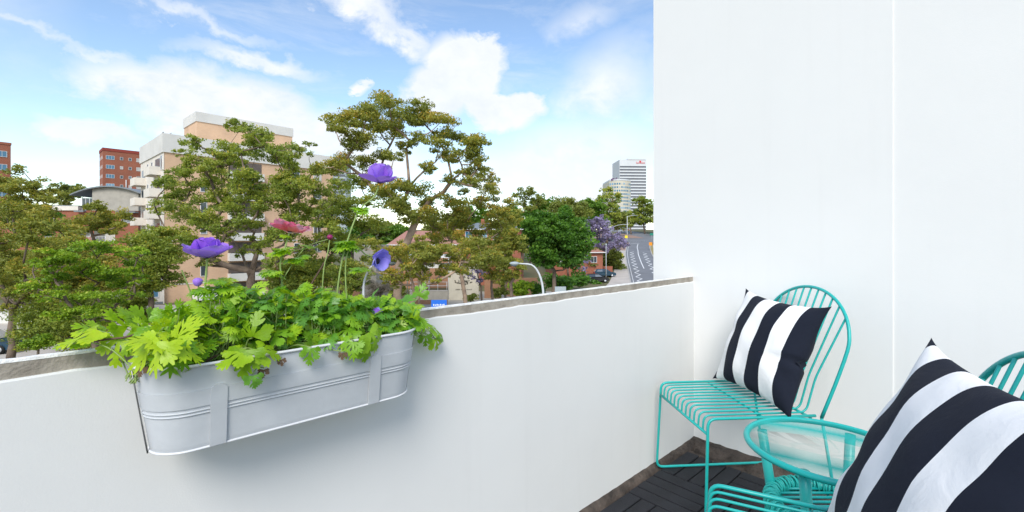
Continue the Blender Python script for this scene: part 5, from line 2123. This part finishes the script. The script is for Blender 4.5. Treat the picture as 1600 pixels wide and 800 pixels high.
p = W(849, 455, 26)
lamp('white curved street lamp leaning left over the street beyond the wall', (p.x, 26, -7.3), 7.15, -1.75, .072)
p = W(568, 455, 30)
lamp('white curved street lamp behind the drooping blue flower', (p.x, 30, -7.3), 6.95, 1.95, .085)
b = empty('street_lamp', (W(947, 440, 92).x, 92, gz(92)), 0, 'slim straight street lamp beside the parked cars', 'street lamp', 'street lamps along the street')
MB().tube([(0, 0, 0), (0, 0, 6.6)], [.09, .05], 8).build('pole', M['steel'], b)
MB().lathe([(0, .45), (.16, .40), (.20, .1), (.10, 0), (.06, 0)], 10, (0, 0, 6.5)).build('lamp_head', M['greysign'], b)
b = empty('street_lamp', (W(980, 380, 162).x, 162, gz(162)), 0, 'tall street lamp with a side arm and traffic lights at the junction', 'street lamp', 'street lamps along the street')
MB().tube([(0, 0, 0), (0, 0, 9.9)], [.14, .10], 8).build('pole', M['steel'], b)
MB().tube([(0, 0, 9.6), (1.6, 0, 10.1), (3.2, 0, 10.1)], .07, 6).build('arm', M['steel'], b)
MB().box(2.9, 3.8, -.15, .15, 9.98, 10.16, bev=.03).build('lamp_head', M['lampglass'], b)
MB().box(.15, .55, -.2, .2, 4.2, 5.4, bev=.04).build('signal_head', M['dark'], b)
for z, c in ((5.15, 'red'), (4.8, 'orange'), (4.45, 'green')):
    MB().tube([(.35, -.2, z), (.35, -.26, z)], .12, 10).build('signal_lens', M[c], b)
b = empty('mast_arm_signal', (W(955, 375, 176).x, 176, gz(176)), 0, 'curved mast arm carrying traffic lights over the far side of the junction', 'traffic light')
MB().tube(smooth_path([(0, 0, 0), (0, 0, 3.4), (.6, 0, 4.9), (3, 0, 5.9), (6, 0, 6.1)], 5), .09, 8).build('arm', M['steel'], b)
MB().box(5.6, 6.0, -.2, .2, 4.9, 6.0, bev=.04).build('signal_head', M['dark'], b)


def sign(label, u, v, d, w, h, m, ground=True, pole=1, rz=0.0, name='road_sign', base_z=None):
    c = W(u, v, d)
    g = gz(d) if base_z is None else base_z
    b = empty(name, (c.x, d, g), rz, label, 'sign')
    MB().box(-w / 2, w / 2, -.05, -.02, c.z - g - h / 2, c.z - g + h / 2).build('panel', M[m], b)
    for k in range(pole):
        x = 0 if pole == 1 else (-w * .35 + w * .7 * k)
        MB().tube([(x, 0, 0), (x, 0, c.z - g + h * .45)], .035, 6).build('post', M['steel'], b)
    return b


s = sign('blue sign panel just showing above the wall top left of the cream sign', 686, 474, 27, .92, .42, 'blue', pole=2, rz=.1)
mb = MB()
x = -.34
for k in range(7):
    mb.box(x, x + .06, -.056, -.051, 4.24 - 1.0 * 0, 4.24 + (.07 if k % 2 else .10))
    x += .10
cz = W(686, 474, 27).z - gz(27)
for q in range(len(mb.v)):
    mb.v[q] = (mb.v[q][0], mb.v[q][1], mb.v[q][2] - 4.24 + cz - .13)
mb.build('lettering', M['white'], s)
sign('grey back of a street sign just above the wall top right of the lamp post', 875.5, 452, 27, .66, .33, 'greysign', pole=2)
sign('yellow square warning sign beside the footpath', 970.5, 399, 117, 1.1, 1.0, 'yellow')
sign('small yellow sign at the foot of the junction lamp', 978.5, 370, 158, .9, .9, 'yellow')
sign('orange diamond sign on the dry grass right of the road', 1016.5, 381, 142, 1.0, 1.0, 'orange')
sign('small green street sign by the grove', 1018.5, 366, 166, 1.5, .8, 'green')


def car(label, loc, rz, m, name='parked_car'):
    b = empty(name, loc, rz, label, 'car', 'cars along the street')
    # body: side profile swept across, tucked in towards the roof
    def shell(prof, ws):
        vs, fs = [], []
        n = len(prof)
        for s in (-1, 1):
            for (x, z), w in zip(prof, ws):
                vs.append((x, s * w, z))
        for i in range(n):
            j = (i + 1) % n
            fs.append((i, j, n + j, n + i))
        fs += [tuple(range(n - 1, -1, -1)), tuple(range(n, 2 * n))]
        return vs, fs
    body = [(-2.25, .35), (-2.28, .75), (-2.2, 1.02), (-1.9, 1.08), (1.05, 1.06), (1.95, .92), (2.25, .78), (2.3, .45), (2.2, .30), (-2.15, .28)]
    v, f = shell(body, [.84, .88, .88, .88, .88, .86, .80, .82, .80, .80])
    MB().add(v, f).build('body', M[m], b)
    cab = [(-2.12, 1.05), (-1.85, 1.50), (-1.5, 1.62), (.10, 1.62), (.42, 1.54), (1.12, 1.05)]
    v, f = shell(cab, [.84, .70, .66, .66, .68, .82])
    MB().add(v, f).build('roof', M[m], b)
    for s in (-1, 1):
        q = [(-1.75, 1.12, .845), (-1.62, 1.46, .725), (-.62, 1.50, .705), (-.60, 1.12, .845)]
        MB().add([(x, s * (w + .012), z) for x, z, w in q], [(0, 1, 2, 3)]).build('side_window', M['pane'], b)
        q = [(-.50, 1.12, .845), (-.52, 1.50, .705), (.22, 1.50, .705), (.85, 1.12, .835)]
        MB().add([(x, s * (w + .012), z) for x, z, w in q], [(0, 1, 2, 3)]).build('side_window', M['pane'], b)
        for x in (-1.4, 1.42):
            wv = MB().tube([(x, s * .70, .33), (x, s * .895, .33)], .33, 16).build('wheel', M['tyre'], b)
            MB().tube([(x, s * .88, .33), (x, s * .905, .33)], .20, 12).build('rim', M['steel'], wv)
        MB().box(2.18, 2.27, s * .58 - .14, s * .58 + .14, .66, .80).build('headlight', M['white'], b)
        MB().box(-2.30, -2.22, s * .66 - .10, s * .66 + .10, .78, 1.0).build('tail_light', M['red'], b)
    q = [(.47, .62, 1.53), (.47, -.62, 1.53), (1.13, -.74, 1.075), (1.13, .74, 1.075)]
    MB().add([(x + .02, y, z + .015) for x, y, z in q], [(0, 1, 2, 3)]).build('windscreen', M['pane'], b)
    q = [(-1.86, .62, 1.48), (-1.86, -.62, 1.48), (-2.13, -.74, 1.10), (-2.13, .74, 1.10)]
    MB().add([(x - .02, y, z + .01) for x, y, z in q], [(0, 1, 2, 3)]).build('rear_window', M['pane'], b)
    return b


p = W(944, 430, 93)
car('dark blue estate car parked behind the slim lamp post', (p.x, 93, gz(93) + .05), .12, 'carblue')
p = W(932, 440, 86)
car('black car half hidden by shrubs in front of the blue estate', (p.x, 86, gz(86) + .03), .15, 'cardark')
car('small white car driving on the hill road beyond the junction', (W(971, 362, 218).x, 218, gz(218) + .02), 1.9, 'carwhite', 'car')
p = W(-34, 540, 33)
car('blue car parked at the left edge behind the dark gum trunk', (p.x, 33.5, -7.26), .2, 'carblue')
